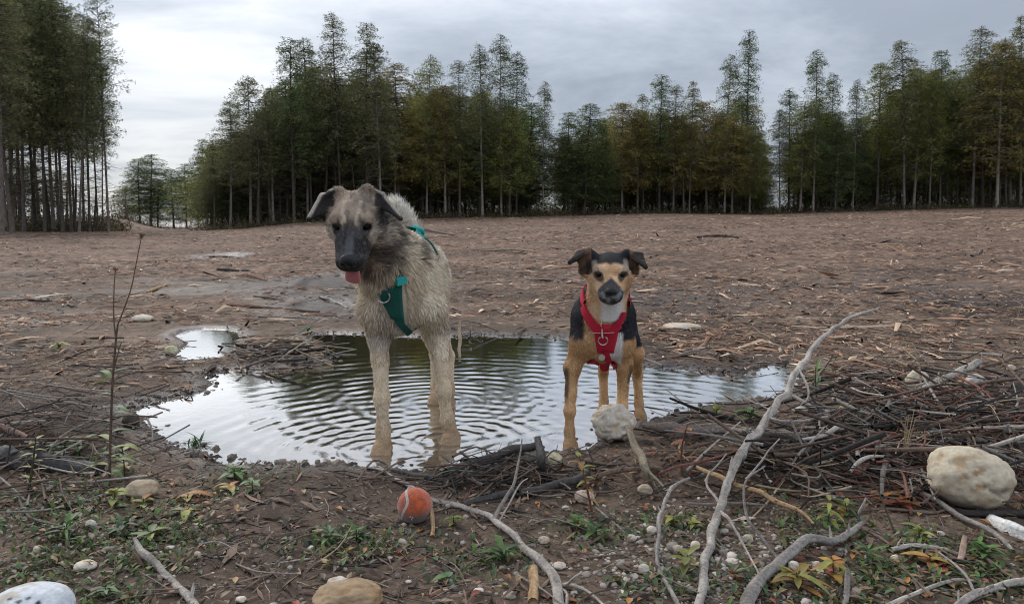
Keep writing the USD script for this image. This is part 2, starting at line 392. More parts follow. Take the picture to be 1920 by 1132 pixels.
# ------------------------------------------------------------------ trees
GREENS = {
    'dark':  [(0.078, 0.112, 0.038), (0.118, 0.158, 0.052), (0.165, 0.192, 0.062)],
    'olive': [(0.160, 0.180, 0.045), (0.230, 0.238, 0.056), (0.300, 0.276, 0.070)],
    'rust':  [(0.205, 0.172, 0.046), (0.290, 0.214, 0.056), (0.360, 0.212, 0.064)],
    'grey':  [(0.135, 0.148, 0.062), (0.185, 0.186, 0.080), (0.230, 0.216, 0.102)],
}
def make_tree(seed, h, crown0, rad, dens, tone, top='cone', dead=14, trunk_r=0.105, leaf=0.17, lean=0.0, lumps=1.0):
    """(trunk, crown) as (v, f, col): a tapered trunk with limbs and dead twigs, and sprays of foliage along the limbs."""
    g = np.random.default_rng(seed)
    ts = np.linspace(0, 1, 12)
    ax = np.stack([lean * h * ts + 0.10 * np.cumsum(g.normal(0, .35, 12)) * ts, 0.10 * np.cumsum(g.normal(0, .35, 12)) * ts, ts * h], -1)
    at = lambda t: np.array([np.interp(t, ts, ax[:, k]) for k in range(3)])
    tr = []
    bark = np.array([(0.075, 0.060, 0.049), (0.12, 0.10, 0.083), (0.24, 0.20, 0.165)][g.integers(0, 3)])
    r = trunk_r * (1 - ts) ** 0.8 + 0.012; r[0] *= 1.35
    tr.append((*tube(catmull(ax, 26), np.interp(np.linspace(0, 1, 26), ts, r), 8), bark))
    for k in range(dead):                                       # dead bare twigs below the crown
        t = g.uniform(0.12, crown0 + 0.15)
        a = g.uniform(0, 2 * np.pi); L = g.uniform(0.4, 1.3) * (0.6 + rad * 0.35)
        p = at(t); q = p + L * np.array([math.cos(a), math.sin(a), g.uniform(-0.45, 0.25)])
        m = (p + q) / 2 + [0, 0, g.uniform(-.12, .12)]
        tr.append((*tube(catmull([p, m, q], 5), np.linspace(0.022, 0.006, 5), 3, False), bark * g.uniform(.7, 1.0)))
    tones = np.array(GREENS[tone])
    C, N, S, K = [], [], [], []
    nl = int(h * dens * 1.18)
    shape_pow = {'cone': 0.46, 'spire': 0.42, 'round': 0.30}[top]
    ph = g.uniform(0, 9, 3)
    for k in range(nl):
        u = g.uniform(0, 1) ** 0.85
        t = crown0 + (0.995 - crown0) * u
        lower = smoothstep(0.0, 0.22, u) * 0.55 + 0.45
        R = rad * (1 - u) ** shape_pow * lower * g.uniform(0.5, 1.2) + 0.34
        a = g.uniform(0, 2 * np.pi)
        R *= 0.62 + 0.75 * float(NOISE(np.array([math.cos(a) * 1.3 + ph[0], math.sin(a) * 1.3 + ph[1], t * h * 0.55 + ph[2]]), 3))
        rise = g.uniform(-0.35, 0.15) if top != 'round' else g.uniform(-0.1, 0.55)
        p = at(t)
        q = p + R * np.array([math.cos(a), math.sin(a), rise])
        mid = (p + q) / 2 + [0, 0, R * g.uniform(0.0, 0.16)]
        line = catmull([p, mid, q], 6)
        if R > 0.35: tr.append((*tube(line[::2] if False else line, np.linspace(0.022, 0.005, 6) * (0.7 + 0.3 * R), 3, False), bark * 0.75))
        n = max(3, int(R * 17 / (leaf / 0.16)))
        w = g.uniform(0.18, 1.05, n) ** 0.8
        pos = np.stack([np.interp(w, np.linspace(0, 1, 6), line[:, c]) for c in range(3)], -1)
        spread = 0.07 + 0.20 * R * (1.15 - w)
        pos += g.normal(0, 1, (n, 3)) * spread[:, None] * [1, 1, 0.55]
        pos[:, 2] -= np.abs(g.normal(0, .10, n))
        C.append(pos); S.append(leaf * g.uniform(0.5, 1.25, n))
        base = tones[np.clip(int(g.normal(1.0, 0.8)), 0, 2)] * g.uniform(0.8, 1.2)
        K.append(np.clip(base * g.uniform(0.65, 1.4, (n, 1)) + g.normal(0, .004, (n, 3)), 0.008, .3))
        d = np.array([math.cos(a), math.sin(a), rise]); N.append(np.repeat(d[None], n, 0) + g.normal(0, .6, (n, 3)))
    C, N, S, K = np.vstack(C), np.vstack(N), np.concatenate(S), np.vstack(K)
    d = N / np.linalg.norm(N, axis=1, keepdims=True)
    s = np.cross(d, g.normal(0, 1, d.shape)); s /= np.linalg.norm(s, axis=1, keepdims=True)
    nn = np.cross(d, s)
    a_, b_ = d * S[:, None], s * S[:, None] * 0.38
    fold = nn * S[:, None] * 0.14
    # a sprig: two narrow leaf triangles that fork
    v = np.stack([C - a_ * .5, C + a_ * .55 + b_ * .95 + fold, C + a_ * .15 + b_ * 1.1, C + a_ * .75 - b_ * .7 - fold, C + a_ * .1 - b_ * 1.0], 1).reshape(-1, 3)
    k = np.arange(len(C))[:, None] * 5
    f = np.concatenate([k + [0, 2, 1], k + [0, 3, 4]], 0)
    return join(tr), (v, f, np.repeat(K, 5, 0))

KINDS = [   # crown from, crown radius, limbs per metre, tone, shape
    ('broad_cedar',   dict(h=12, crown0=.20, rad=2.5, dens=22, tone='olive', top='cone', dead=10)),
    ('rusty_cedar',   dict(h=12, crown0=.22, rad=2.6, dens=22, tone='rust', top='cone', dead=10)),
    ('dark_spruce',   dict(h=12, crown0=.12, rad=2.3, dens=24, tone='dark', top='cone', dead=8)),
    ('slender_cedar', dict(h=13, crown0=.40, rad=1.9, dens=18, tone='olive', top='cone', dead=22)),
    ('sparse_larch',  dict(h=14, crown0=.34, rad=1.7, dens=16, tone='grey', top='spire', dead=18, leaf=.15)),
    ('spire_larch',   dict(h=14, crown0=.26, rad=1.6, dens=18, tone='dark', top='spire', dead=14, leaf=.15)),
    ('tall_pine',     dict(h=16, crown0=.36, rad=1.9, dens=10, tone='dark', top='round', dead=46, trunk_r=.105)),
    ('tall_cedar',    dict(h=16, crown0=.34, rad=2.1, dens=14, tone='grey', top='cone', dead=60, trunk_r=.105)),
    ('rough_cedar',   dict(h=12, crown0=.28, rad=2.3, dens=20, tone='rust', top='round', dead=18)),
    ('grey_cedar',    dict(h=12, crown0=.30, rad=2.1, dens=18, tone='grey', top='cone', dead=34)),
    ('bare_snag',     dict(h=10, crown0=.45, rad=1.5, dens=5, tone='grey', top='cone', dead=60, leaf=.13)),
    ('low_cedar',     dict(h=8, crown0=.06, rad=2.0, dens=26, tone='olive', top='cone', dead=4)),
]
UsdGeom.Scope.Define(stage, '/World/Prototypes')
TREE = {}
for n_, (name, kw) in enumerate(KINDS):
    for var in range(2):
        path = f'/World/Prototypes/{name}_{var}'
        stage.CreateClassPrim(path)
        t_, c_ = make_tree(100 + n_ * 7 + var, **kw)
        for nm, mm, mt in (('trunk', t_, M['bark']), ('crown', c_, M['needle'])):
            m = usdkit.mesh(stage, path + '/' + nm, (mm[0], mm[1]), mt, nm == 'trunk')
            UsdGeom.PrimvarsAPI(m).CreatePrimvar('col', Sdf.ValueTypeNames.Color3fArray, 'vertex').Set(Vt.Vec3fArray.FromNumpy(np.ascontiguousarray(mm[2], np.float32)))
        TREE[(name, var)] = (path, kw['h'])

rt = np.random.default_rng(4)
def tree(kind, px, ytop, y=None, label=None, group=None, wide=1.0, name=None, lean=1.1):
    """A tree whose trunk stands at the pixel column px, y metres away, as tall as the photo shows."""
    y = treeline_y(px) if y is None else y
    d = ray(px, 425); x = d[0] / d[1] * y
    z = HZ(x, y) - 0.1
    top = W(px, ytop, y)[2]
    path, h = TREE[(kind, int(rt.integers(0, 2)))]
    s = (top - z) / h
    w = wide * rt.uniform(0.88, 1.18) * (0.5 * s + 0.5 * 1.0)
    o = thing(name or 'conifer_tree', label, 'tree', (x, y, z), rt.uniform(0, 6.28), group, (w, w, s))
    o.AddRotateXYZOp(opSuffix='lean').Set(Gf.Vec3f(float(rt.normal(0, lean)), float(rt.normal(0, lean)), 0))
    o.GetPrim().GetReferences().AddInternalReference(path)
    o.GetPrim().SetInstanceable(True)
    return o

LEFT = 'trees of the tall stand at the left edge'
# the tall stand on the left: singled-out ones first
tree('tall_pine', 204, -2, 42.5, 'thin sparse tree with bare trunk, rightmost of the left stand', wide=0.62)
tree('tall_cedar', 4, -90, 36, 'tree with pale grey trunk at the very left edge', wide=.9)
tree('tall_cedar', 168, 22, 44, 'dark trunked tree just left of the thin tree ending the left stand', wide=.62)
for px, yt, y, k, w in [(24, -60, 41, 'tall_cedar', .9), (45, -40, 43, 'tall_pine', .8), (66, -75, 45, 'tall_cedar', .9), (84, -50, 42, 'tall_cedar', .75), (101, -30, 44, 'tall_pine', .8),
                        (118, -25, 42, 'tall_cedar', .7), (134, 4, 43, 'tall_cedar', .72), (148, 30, 41.5, 'tall_cedar', .6), (157, 70, 46, 'tall_pine', .7), (184, 60, 46.5, 'tall_pine', .62), (192, 120, 48, 'tall_pine', .5),
                        (14, -40, 49, 'tall_cedar', 1.0), (38, -30, 51, 'tall_cedar', 1.0), (60, -30, 50, 'tall_pine', 1.0), (92, -20, 52, 'tall_cedar', .9), (112, 0, 50, 'tall_cedar', .8), (140, 20, 51, 'tall_pine', .8),
                        (75, 10, 56, 'tall_cedar', .9), (125, 30, 57, 'tall_cedar', .8), (28, -10, 58, 'tall_cedar', 1.0), (-20, -60, 40, 'tall_cedar', 1.0), (-45, -60, 44, 'tall_cedar', 1.0), (-80, -60, 40, 'tall_cedar', 1.0)]:
    tree(k, px, yt, y, 'tall tree with a long bare trunk in the crowded left stand', LEFT, wide=w, lean=1.9)
for px, yt, y, k in [(12, 250, 44, 'bare_snag'), (50, 270, 44, 'bare_snag'), (95, 290, 45, 'bare_snag'), (140, 300, 45, 'bare_snag'), (176, 330, 46, 'bare_snag'), (30, 300, 53, 'grey_cedar'), (70, 310, 54, 'grey_cedar'), (110, 320, 55, 'grey_cedar')]:
    tree(k, px, yt, y, 'low dead tree with bare twigs among the trunks of the left stand', 'dead undergrowth trees of the left stand', name='dead_tree')
# far trees in the gap
tree('dark_spruce', 262, 297, 92, 'dark round topped tree in the gap right of the left stand', wide=1.5)
tree('dark_spruce', 283, 289, 95, 'tallest tree of the distant clump in the gap, pointed twin top', wide=1.4)
tree('low_cedar', 238, 350, 90, 'low dark tree at the left foot of the distant clump in the gap', wide=1.5)
tree('dark_spruce', 326, 316, 100, 'left of two small distant pointed trees in the bright gap', wide=1.2)
tree('dark_spruce', 350, 307, 102, 'right of two small distant pointed trees in the bright gap', wide=1.25)
tree('low_cedar', 372, 372, 104, 'low distant bush at the right of the two pointed trees in the gap', wide=1.0)
tree('dark_spruce', 296, 335, 93, 'dark shoulder tree at the right of the distant clump', wide=1.3)

MID = 'trees of the wood behind the dogs'
FRONT = [
    ('sparse_larch', 402, 262, .75, 'small sparse tree at the left end of the middle wood'), ('sparse_larch', 432, 190, .8, 'sparse leaning topped tree second from the left end of the middle wood'),
    ('grey_cedar', 470, 142, .8, 'grey feathery tree left of the tallest pair above the tan dog'), ('grey_cedar', 508, 178, .8, None), ('spire_larch', 552, 68, .8, 'dark airy tree with wide open top left of the tallest tree'),
    ('spire_larch', 585, 72, .8, None), ('tall_cedar', 640, 28, .72, 'tallest tree of the middle wood, right above the tan dog'), ('tall_cedar', 688, 42, .75, 'tall bare stemmed tree right of the tallest one above the tan dog'),
    ('grey_cedar', 715, 78, .8, None), ('rusty_cedar', 748, 118, .9, 'rust tinged tree behind the tail of the tan dog'), ('broad_cedar', 800, 100, .8, 'flat topped green tree with pale trunk right of the tan dog'),
    ('rusty_cedar', 835, 160, .9, None), ('sparse_larch', 862, 114, .75, 'thin pointed grey top between two broad trees in the middle'), ('spire_larch', 905, 82, .75, 'open crowned dark tree, left of a pair in the middle of the photo'),
    ('spire_larch', 940, 64, .85, 'open crowned dark tree, taller of a pair in the middle of the photo'), ('broad_cedar', 900, 170, .95, None), ('spire_larch', 968, 98, .7, None), ('broad_cedar', 955, 200, .95, None),
    ('spire_larch', 1018, 152, .55, 'lone slender dark tree standing in the narrow gap of sky'), ('dark_spruce', 1065, 212, .9, 'dark green tree just right of the narrow gap of sky'),
    ('dark_spruce', 1095, 193, .95, 'dark rounded tree above the left ear of the small dog'), ('dark_spruce', 1130, 238, .8, None), ('rusty_cedar', 1166, 192, .9, 'rust green tree with dense crown above the small dog'), ('rusty_cedar', 1195, 205, .9, None),
    ('sparse_larch', 1206, 176, .7, None), ('spire_larch', 1236, 138, .85, 'dark airy topped tree right of the small dog'), ('sparse_larch', 1262, 158, .7, None), ('rusty_cedar', 1282, 215, .9, None), ('sparse_larch', 1292, 152, .65, 'thin pale spike of a tree left of the tall pair'),
    ('rusty_cedar', 1325, 190, .95, 'broad rusty crown in front of the tall pair'), ('spire_larch', 1358, 102, .7, 'left and shorter of the tall pointed pair right of centre'), ('spire_larch', 1398, 56, .78, 'right and taller of the tall pointed pair right of centre'),
    ('rusty_cedar', 1372, 215, .9, None), ('broad_cedar', 1405, 235, .8, None)]
for k, px, yt, w, lab in FRONT:
    tree(k, px, yt, treeline_y(px) + rt.uniform(-1.5, 1.5), lab or 'conifer in the front row of the middle wood, no top of its own', None if lab else MID, wide=w)
for px in np.r_[np.arange(395, 1000, 16), np.arange(1058, 1420, 17)]:       # the second and third rows that close the wood
    sky = np.interp(px, [380, 420, 470, 550, 640, 750, 900, 960, 1060, 1100, 1230, 1300, 1400, 1420], [300, 250, 210, 150, 130, 180, 190, 190, 250, 240, 220, 230, 210, 250])
    for row in (0, 1):
        k = ['rough_cedar', 'broad_cedar', 'rusty_cedar', 'dark_spruce', 'broad_cedar'][rt.integers(0, 5)] if px > 720 else ['grey_cedar', 'slender_cedar', 'tall_cedar', 'dark_spruce'][rt.integers(0, 4)]
        if row == 1: k = ['dark_spruce', 'low_cedar'][rt.integers(0, 2)]
        tree(k, px + rt.uniform(-8, 8), sky + rt.uniform(-25, 60), treeline_y(px) + 3 + row * 4 + rt.uniform(-1, 2), 'conifer half hidden in the depth of the middle wood', 'trees in the depth of the middle wood', wide=rt.uniform(.75, 1.05))
for px in np.r_[np.arange(400, 985, 24), np.arange(1062, 1425, 24), np.arange(1490, 1980, 24)]:
    tree('low_cedar', px + rt.uniform(-9, 9), 300 + rt.uniform(-30, 30), treeline_y(px) + 12 + rt.uniform(-2, 3), 'low dark conifer far back between the trunks of the woods', 'low trees far back in the woods', wide=rt.uniform(1.0, 1.3))
for px in np.arange(480, 760, 26):
    tree('bare_snag', px + rt.uniform(-8, 8), rt.uniform(200, 300), treeline_y(px) + rt.uniform(-1, 1.5), 'dead grey tree of bare twigs in the dark wood behind the tan dog', 'dead trees behind the tan dog', name='dead_tree', wide=1.1)

RIGHT = 'trees of the wood at the right'
for k, px, yt, w, lab in [
    ('sparse_larch', 1462, 205, .6, None), ('spire_larch', 1478, 165, .7, 'open crowned tree on the right bank of the gap of sky'), ('broad_cedar', 1500, 190, .8, None), ('spire_larch', 1524, 92, .75, 'pointed tree with the highest top right of the gap of sky'),
    ('broad_cedar', 1530, 180, .85, None), ('spire_larch', 1557, 136, .65, 'thin dark top right of the pointed tree'), ('dark_spruce', 1565, 210, .8, None), ('spire_larch', 1598, 148, .7, 'dark narrow tree at the left of the right wood'), ('dark_spruce', 1605, 220, .75, None),
    ('slender_cedar', 1643, 116, .85, 'tree with slim pale trunk at the left of the bare stemmed row'), ('tall_cedar', 1695, 72, .85, 'tree with the thickest pale trunk in the right wood'), ('broad_cedar', 1712, 120, .8, None), ('slender_cedar', 1742, 130, .7, None), ('dark_spruce', 1762, 92, .7, 'dark pointed tree in the right wood'),
    ('tall_cedar', 1822, 52, .85, 'tall green tree with two pale slim trunks beside it'), ('slender_cedar', 1842, 110, .8, None), ('rusty_cedar', 1868, 82, .85, 'rust coloured crown near the right edge'), ('tall_cedar', 1885, 70, .8, None), ('sparse_larch', 1912, 30, .6, 'thin airy top reaching highest at the right edge'),
    ('broad_cedar', 1925, 90, .8, None), ('broad_cedar', 1960, 60, 1, None), ('broad_cedar', 2000, 60, 1, None)]:
    tree(k, px, yt, treeline_y(px) + rt.uniform(-1.2, 1.2), lab or 'conifer without distinct top in the front row of the right wood', None if lab else RIGHT, wide=w)
for px in np.r_[np.arange(1488, 1625, 17), np.arange(1650, 1980, 16)]:
    sky = np.interp(px, [1480, 1530, 1600, 1640, 1700, 1800, 1900], [290, 210, 240, 220, 150, 140, 120])
    for row in (0, 1):
        k = ['grey_cedar', 'broad_cedar', 'rusty_cedar', 'dark_spruce', 'slender_cedar'][rt.integers(0, 5)] if row == 0 else ['dark_spruce', 'low_cedar', 'slender_cedar'][rt.integers(0, 3)]
        tree(k, px + rt.uniform(-8, 8), sky + rt.uniform(-20, 50), treeline_y(px) + 3 + row * 4 + rt.uniform(-1, 2), 'conifer half hidden in the depth of the right wood', 'trees in the depth of the right wood', wide=rt.uniform(.75, 1.0))
tree('low_cedar', 1428, 335, 55, 'low dark green bush tree at the foot of the tall pair right of centre', wide=.9)
tree('low_cedar', 1398, 350, 56, 'lower bush tree left of the dark bush under the tall pair', wide=.9)

# low growth along the edge of the wood: brush that nobody could count
rb = np.random.default_rng(12)
vs, ks, ss = [], [], []
for px in np.r_[rb.uniform(-60, 225, 520), rb.uniform(385, 1990, 1500), rb.uniform(225, 400, 110)]:
    y = (treeline_y(px) if not 225 < px < 385 else 88) + rb.uniform(-2.2, 6)
    x = ray(px, 425)[0] / ray(px, 425)[1] * y
    z = HZ(x, y)
    n = rb.integers(14, 34); hh = rb.uniform(0.25, 1.3) * (0.45 if y < treeline_y(px) else rb.uniform(.4, 2.6))
    p = np.c_[x + rb.normal(0, .45, n), y + rb.normal(0, .45, n), z + np.abs(rb.normal(0, .5, n)) * hh]
    vs.append(p); ss.append(rb.uniform(.12, .3, n))
    base = np.array([(0.060, 0.066, 0.028), (0.095, 0.076, 0.042), (0.075, 0.055, 0.038), (0.16, 0.135, 0.066)][rb.integers(0, 4)])
    ks.append(base * rb.uniform(.6, 1.3, (n, 1)))
C, S, K = np.vstack(vs), np.concatenate(ss), np.vstack(ks)
d = rb.normal(0, 1, C.shape) * [1, 1, 1.3]; d /= np.linalg.norm(d, axis=1, keepdims=True)
s = np.cross(d, rb.normal(0, 1, d.shape)); s /= np.linalg.norm(s, axis=1, keepdims=True)
v = np.stack([C - d * S[:, None] * .5, C + s * S[:, None] * .28, C + d * S[:, None] * .6], 1).reshape(-1, 3)
f = np.arange(len(v)).reshape(-1, 3)
tag(part(None, 'underbrush', (v, f), M['needle'], False, np.repeat(K, 3, 0)), 'tangled low brush and weeds along the foot of the woods', 'brush', kind='stuff')
# ------------------------------------------------------------------ organic modelling: smooth union of primitives on a grid
class Field:
    def __init__(self, lo, hi, h):
        self.lo, self.h = np.array(lo, float), h
        self.n = np.ceil((np.array(hi) - self.lo) / h).astype(int) + 1
        self.d = np.full(self.n, 1.0, np.float32)
    def _box(self, lo, hi, pad):
        a = np.clip(np.floor((np.asarray(lo) - pad - self.lo) / self.h).astype(int), 0, self.n)
        b = np.clip(np.ceil((np.asarray(hi) + pad - self.lo) / self.h).astype(int) + 1, 0, self.n)
        sl = tuple(slice(a[k], b[k]) for k in range(3))
        ax = [(self.lo[k] + self.h * np.arange(a[k], b[k])).astype(np.float32) for k in range(3)]
        return sl, np.stack(np.meshgrid(*ax, indexing='ij'), -1)
    def _add(self, sl, d, k, sub=False):
        c = self.d[sl]
        if c.size == 0: return
        if sub:
            e = np.maximum(k - np.abs(c + d), 0) / k
            self.d[sl] = np.maximum(c, -d) + e * e * k * 0.25
        else:
            e = np.maximum(k - np.abs(c - d), 0) / k
            self.d[sl] = np.minimum(c, d) - e * e * k * 0.25
    def cap(self, a, b, ra, rb=None, k=0.03, sub=False):
        a, b = np.asarray(a, float), np.asarray(b, float); rb = ra if rb is None else rb
        m = max(ra, rb)
        sl, p = self._box(np.minimum(a, b) - m, np.maximum(a, b) + m, k + 0.02)
        v = b - a; L = max(float(v @ v), 1e-12)
        t = np.clip(((p - a) @ v) / L, 0, 1)
        d = np.linalg.norm(p - a - t[..., None] * v, axis=-1) - (ra + (rb - ra) * t)
        self._add(sl, d.astype(np.float32), k, sub)
    def chain(self, pts, rad, k=0.03):
        for i in range(len(pts) - 1): self.cap(pts[i], pts[i + 1], rad[i], rad[i + 1], k)
    def ell(self, c, r, axes=None, k=0.03, sub=False):
        c, r = np.asarray(c, float), np.asarray(r, float); A = np.eye(3) if axes is None else np.asarray(axes, float)
        m = np.abs(A.T) @ r
        sl, p = self._box(c - m, c + m, k + 0.02)
        q = (p - c) @ A.T
        k0 = np.linalg.norm(q / r, axis=-1); k1 = np.linalg.norm(q / (r * r), axis=-1)
        d = np.where(k1 > 1e-6, k0 * (k0 - 1) / np.maximum(k1, 1e-6), -r.min())
        self._add(sl, d.astype(np.float32), k, sub)
    def tri(self, a, b, c, r, k=0.01):
        P3 = [np.asarray(x, float) for x in (a, b, c)]
        sl, p = self._box(np.min(P3, 0) - r, np.max(P3, 0) + r, k + 0.02)
        a, b, c = P3
        ba, cb, ac = b - a, c - b, a - c; n = np.cross(ba, ac); n2 = n @ n
        pa, pb, pc = p - a, p - b, p - c
        ins = (np.sign(pa @ np.cross(ba, n)) + np.sign(pb @ np.cross(cb, n)) + np.sign(pc @ np.cross(ac, n))) < 2
        def seg(v, e): return np.sum((v - np.clip((v @ e) / (e @ e), 0, 1)[..., None] * e) ** 2, -1)
        d2 = np.where(ins, np.minimum(np.minimum(seg(pa, ba), seg(pb, cb)), seg(pc, ac)), (pa @ n) ** 2 / n2)
        self._add(sl, (np.sqrt(d2) - r).astype(np.float32), k)
    def at(self, p):
        return ndimage.map_coordinates(self.d, ((np.asarray(p) - self.lo) / self.h).T, order=1, mode='nearest')
    def grad(self, p):
        p = np.asarray(p, float); e = self.h
        g = np.stack([self.at(p + e * u) - self.at(p - e * u) for u in np.eye(3)], -1)
        return g / np.maximum(np.linalg.norm(g, axis=-1, keepdims=True), 1e-9)
    def snap(self, p, off=0.0, it=8):
        p = np.array(p, float)
        for _ in range(it): p = p - self.grad(p) * (self.at(p) - off)[:, None] * 0.8
        return p
    def hit(self, px, py, y0=1.9, y1=3.4, off=0.0, soft=True):
        """First point of the surface on the line from the photographer through a pixel."""
        ys = np.arange(y0, y1, 0.003)
        d = ray(px, py); pts = np.array([0, 0, CAM_H]) + d * (ys / d[1])[:, None]
        dd = self.at(pts) - off
        k = np.argmax(dd < 0)
        return pts[k] if dd[k] < 0 else (pts[np.argmin(dd)] if soft else None)
    def mesh(self):
        d = self.d; s = d < 0
        nx, ny, nz = [m - 1 for m in d.shape]
        cnt = np.zeros((nx, ny, nz), np.int8)
        cs = [(i, j, k) for i in (0, 1) for j in (0, 1) for k in (0, 1)]
        for i, j, k in cs: cnt += s[i:i + nx, j:j + ny, k:k + nz]
        I = np.argwhere((cnt > 0) & (cnt < 8))
        idx = np.full((nx, ny, nz), -1, np.int64); idx[tuple(I.T)] = np.arange(len(I))
        acc, num = np.zeros((len(I), 3)), np.zeros(len(I))
        for a in cs:
            for ax in range(3):
                if a[ax]: continue
                b = list(a); b[ax] = 1
                da = d[tuple((I + a).T)]; db = d[tuple((I + b).T)]
                m = (da < 0) != (db < 0)
                t = da[m] / (da[m] - db[m])
                q = np.array(a, float) + np.zeros((m.sum(), 3)); q[:, ax] += t
                acc[m] += q; num[m] += 1
        v = self.lo + self.h * (I + acc / num[:, None])
        fs = []
        for ax in range(3):
            o1, o2 = [(1, 2), (2, 0), (0, 1)][ax]
            lo = [slice(0, -1) if q == ax else slice(1, -1) for q in range(3)]
            A = s[tuple(lo)]; hi = list(lo); hi[ax] = slice(1, None); B = s[tuple(hi)]
            E = np.argwhere(A != B)
            base = E.copy(); base[:, o1] += 1; base[:, o2] += 1
            flip = ~A[tuple(E.T)]
            def c(u, w):
                r = base.copy(); r[:, o1] -= u; r[:, o2] -= w
                return idx[tuple(r.T)]
            quad = np.stack([c(1, 1), c(0, 1), c(0, 0), c(1, 0)], 1)
            quad[flip] = quad[flip][:, ::-1]
            fs.append(quad)
        f = np.vstack(fs); f = f[(f >= 0).all(1)]
        return v, f

def frame(fwd):
    f = np.asarray(fwd, float) / np.linalg.norm(fwd)
    r = np.cross(f, [0, 0, 1.0]); r *= np.sign(r[0]) ; r /= np.linalg.norm(r)
    u = np.cross(f, r); u *= np.sign(u[2])
    return f, u, r

def surface_samples(v, q, n, g, weight=None):
    f = np.vstack([q[:, [0, 1, 2]], q[:, [0, 2, 3]]])
    a, b, c = v[f[:, 0]], v[f[:, 1]], v[f[:, 2]]
    ar = np.linalg.norm(np.cross(b - a, c - a), axis=1)
    if weight is not None: ar = ar * weight[f[:, 0]]
    k = g.choice(len(f), n, p=ar / ar.sum())
    u, w = g.random(n), g.random(n); m = u + w > 1; u[m], w[m] = 1 - u[m], 1 - w[m]
    return a[k] + u[:, None] * (b - a)[k] + w[:, None] * (c - a)[k]

fur_mat = usdkit.material(stage, '/World/Looks/fur_look', {
    'a': ('attribute', {'attribute': 'col'}),
    'p': ('principled_bsdf', {'roughness': 0.6, 'specular_ior_level': 0.22}),
}, [('a.color', 'p.base_color')], surface='p.BSDF')
skin_mat = look('coat_look', rough=0.8, spec=0.15, tint=0.25, scale=160, bump=0.5, dist=0.004)
eye_mat = look('eye_look', rough=0.03, spec=0.5, tint=0.0, bump=0.0, col=(0.005, 0.0035, 0.003))
nose_mat = look('nose_look', rough=0.5, spec=0.3, tint=0.2, scale=500, bump=0.4, dist=0.001, col=(0.007, 0.0065, 0.007))
tongue_mat = look('tongue_look', rough=0.4, spec=0.5, tint=0.15, scale=300, bump=0.3, dist=0.001, col=(0.42, 0.14, 0.15), coat=0.3)
metal_mat = usdkit.material(stage, '/World/Looks/steel_look', {'p': ('principled_bsdf', {'metallic': 1.0, 'roughness': 0.25, 'base_color': (0.75, 0.74, 0.72)})}, [], surface='p.BSDF')
def webbing(name, col, rough=0.8):
    return look(name, rough=rough, spec=0.25, tint=0.3, scale=260, bump=0.5, dist=0.0015, col=col)

def fur(parent, F, v, q, n, color, length, flow, seed, loc, skip=None, width=0.0011, name='fur', lift=0.45, clump=0.36, weight=None):
    """Hairs as curves: rooted on the skin, combed along flow(p, normal)."""
    g = np.random.default_rng(seed)
    p = surface_samples(v, q, n, g, weight)
    nrm = F.grad(p)
    L = length(p) * g.uniform(0.65, 1.25, n)
    ok = L > 0.0015
    if skip is not None: ok &= ~skip(p)
    p, nrm, L = p[ok], nrm[ok], L[ok]; n = len(p)
    t = flow(p, nrm)
    t = t - nrm * np.sum(t * nrm, 1, keepdims=True); t /= np.maximum(np.linalg.norm(t, axis=1, keepdims=True), 1e-6)
    tw = np.stack([fbm(p * 24, 2, 41 + k) - 0.5 for k in range(3)], -1)
    d0 = t * 0.80 + nrm * lift + tw * clump * 2.0 + g.normal(0, 0.10, (n, 3)); d0 /= np.linalg.norm(d0, axis=1, keepdims=True)
    d1 = t * 1.0 + nrm * lift * 0.25 + tw * clump * 2.6 + g.normal(0, 0.14, (n, 3)) + [0, 0, -0.12]; d1 /= np.linalg.norm(d1, axis=1, keepdims=True)
    P0 = p - nrm * 0.0015
    P1 = P0 + d0 * (L * 0.36)[:, None]
    P2 = P1 + (d0 + d1) * (L * 0.17)[:, None]
    P3 = P2 + d1 * (L * 0.30)[:, None]
    pts = np.stack([P0, P1, P2, P3], 1).reshape(-1, 3) - loc
    col = color(p, nrm) * np.clip(g.normal(1, 0.30, (n, 1)), .35, 2.0)
    wd = np.stack([np.full(n, 1.0), np.full(n, .95), np.full(n, .7), np.full(n, .18)], 1) * (width * g.uniform(.7, 1.3, (n, 1)))
    path = numbered(str(parent.GetPrim().GetPath()) + '/' + name)
    c = UsdGeom.BasisCurves.Define(stage, path)
    c.CreateTypeAttr('linear'); c.CreateWrapAttr('nonperiodic')
    c.CreateCurveVertexCountsAttr(Vt.IntArray.FromNumpy(np.full(n, 4, np.int32)))
    c.CreatePointsAttr(Vt.Vec3fArray.FromNumpy(pts.astype(np.float32)))
    c.CreateWidthsAttr(Vt.FloatArray.FromNumpy(wd.ravel().astype(np.float32))); c.SetWidthsInterpolation('vertex')
    UsdGeom.PrimvarsAPI(c).CreatePrimvar('col', Sdf.ValueTypeNames.Color3fArray, 'vertex').Set(Vt.Vec3fArray.FromNumpy(np.repeat(np.clip(col, .004, .9), 4, 0).astype(np.float32)))
    UsdShade.MaterialBindingAPI.Apply(c.GetPrim()).Bind(fur_mat)
    return c

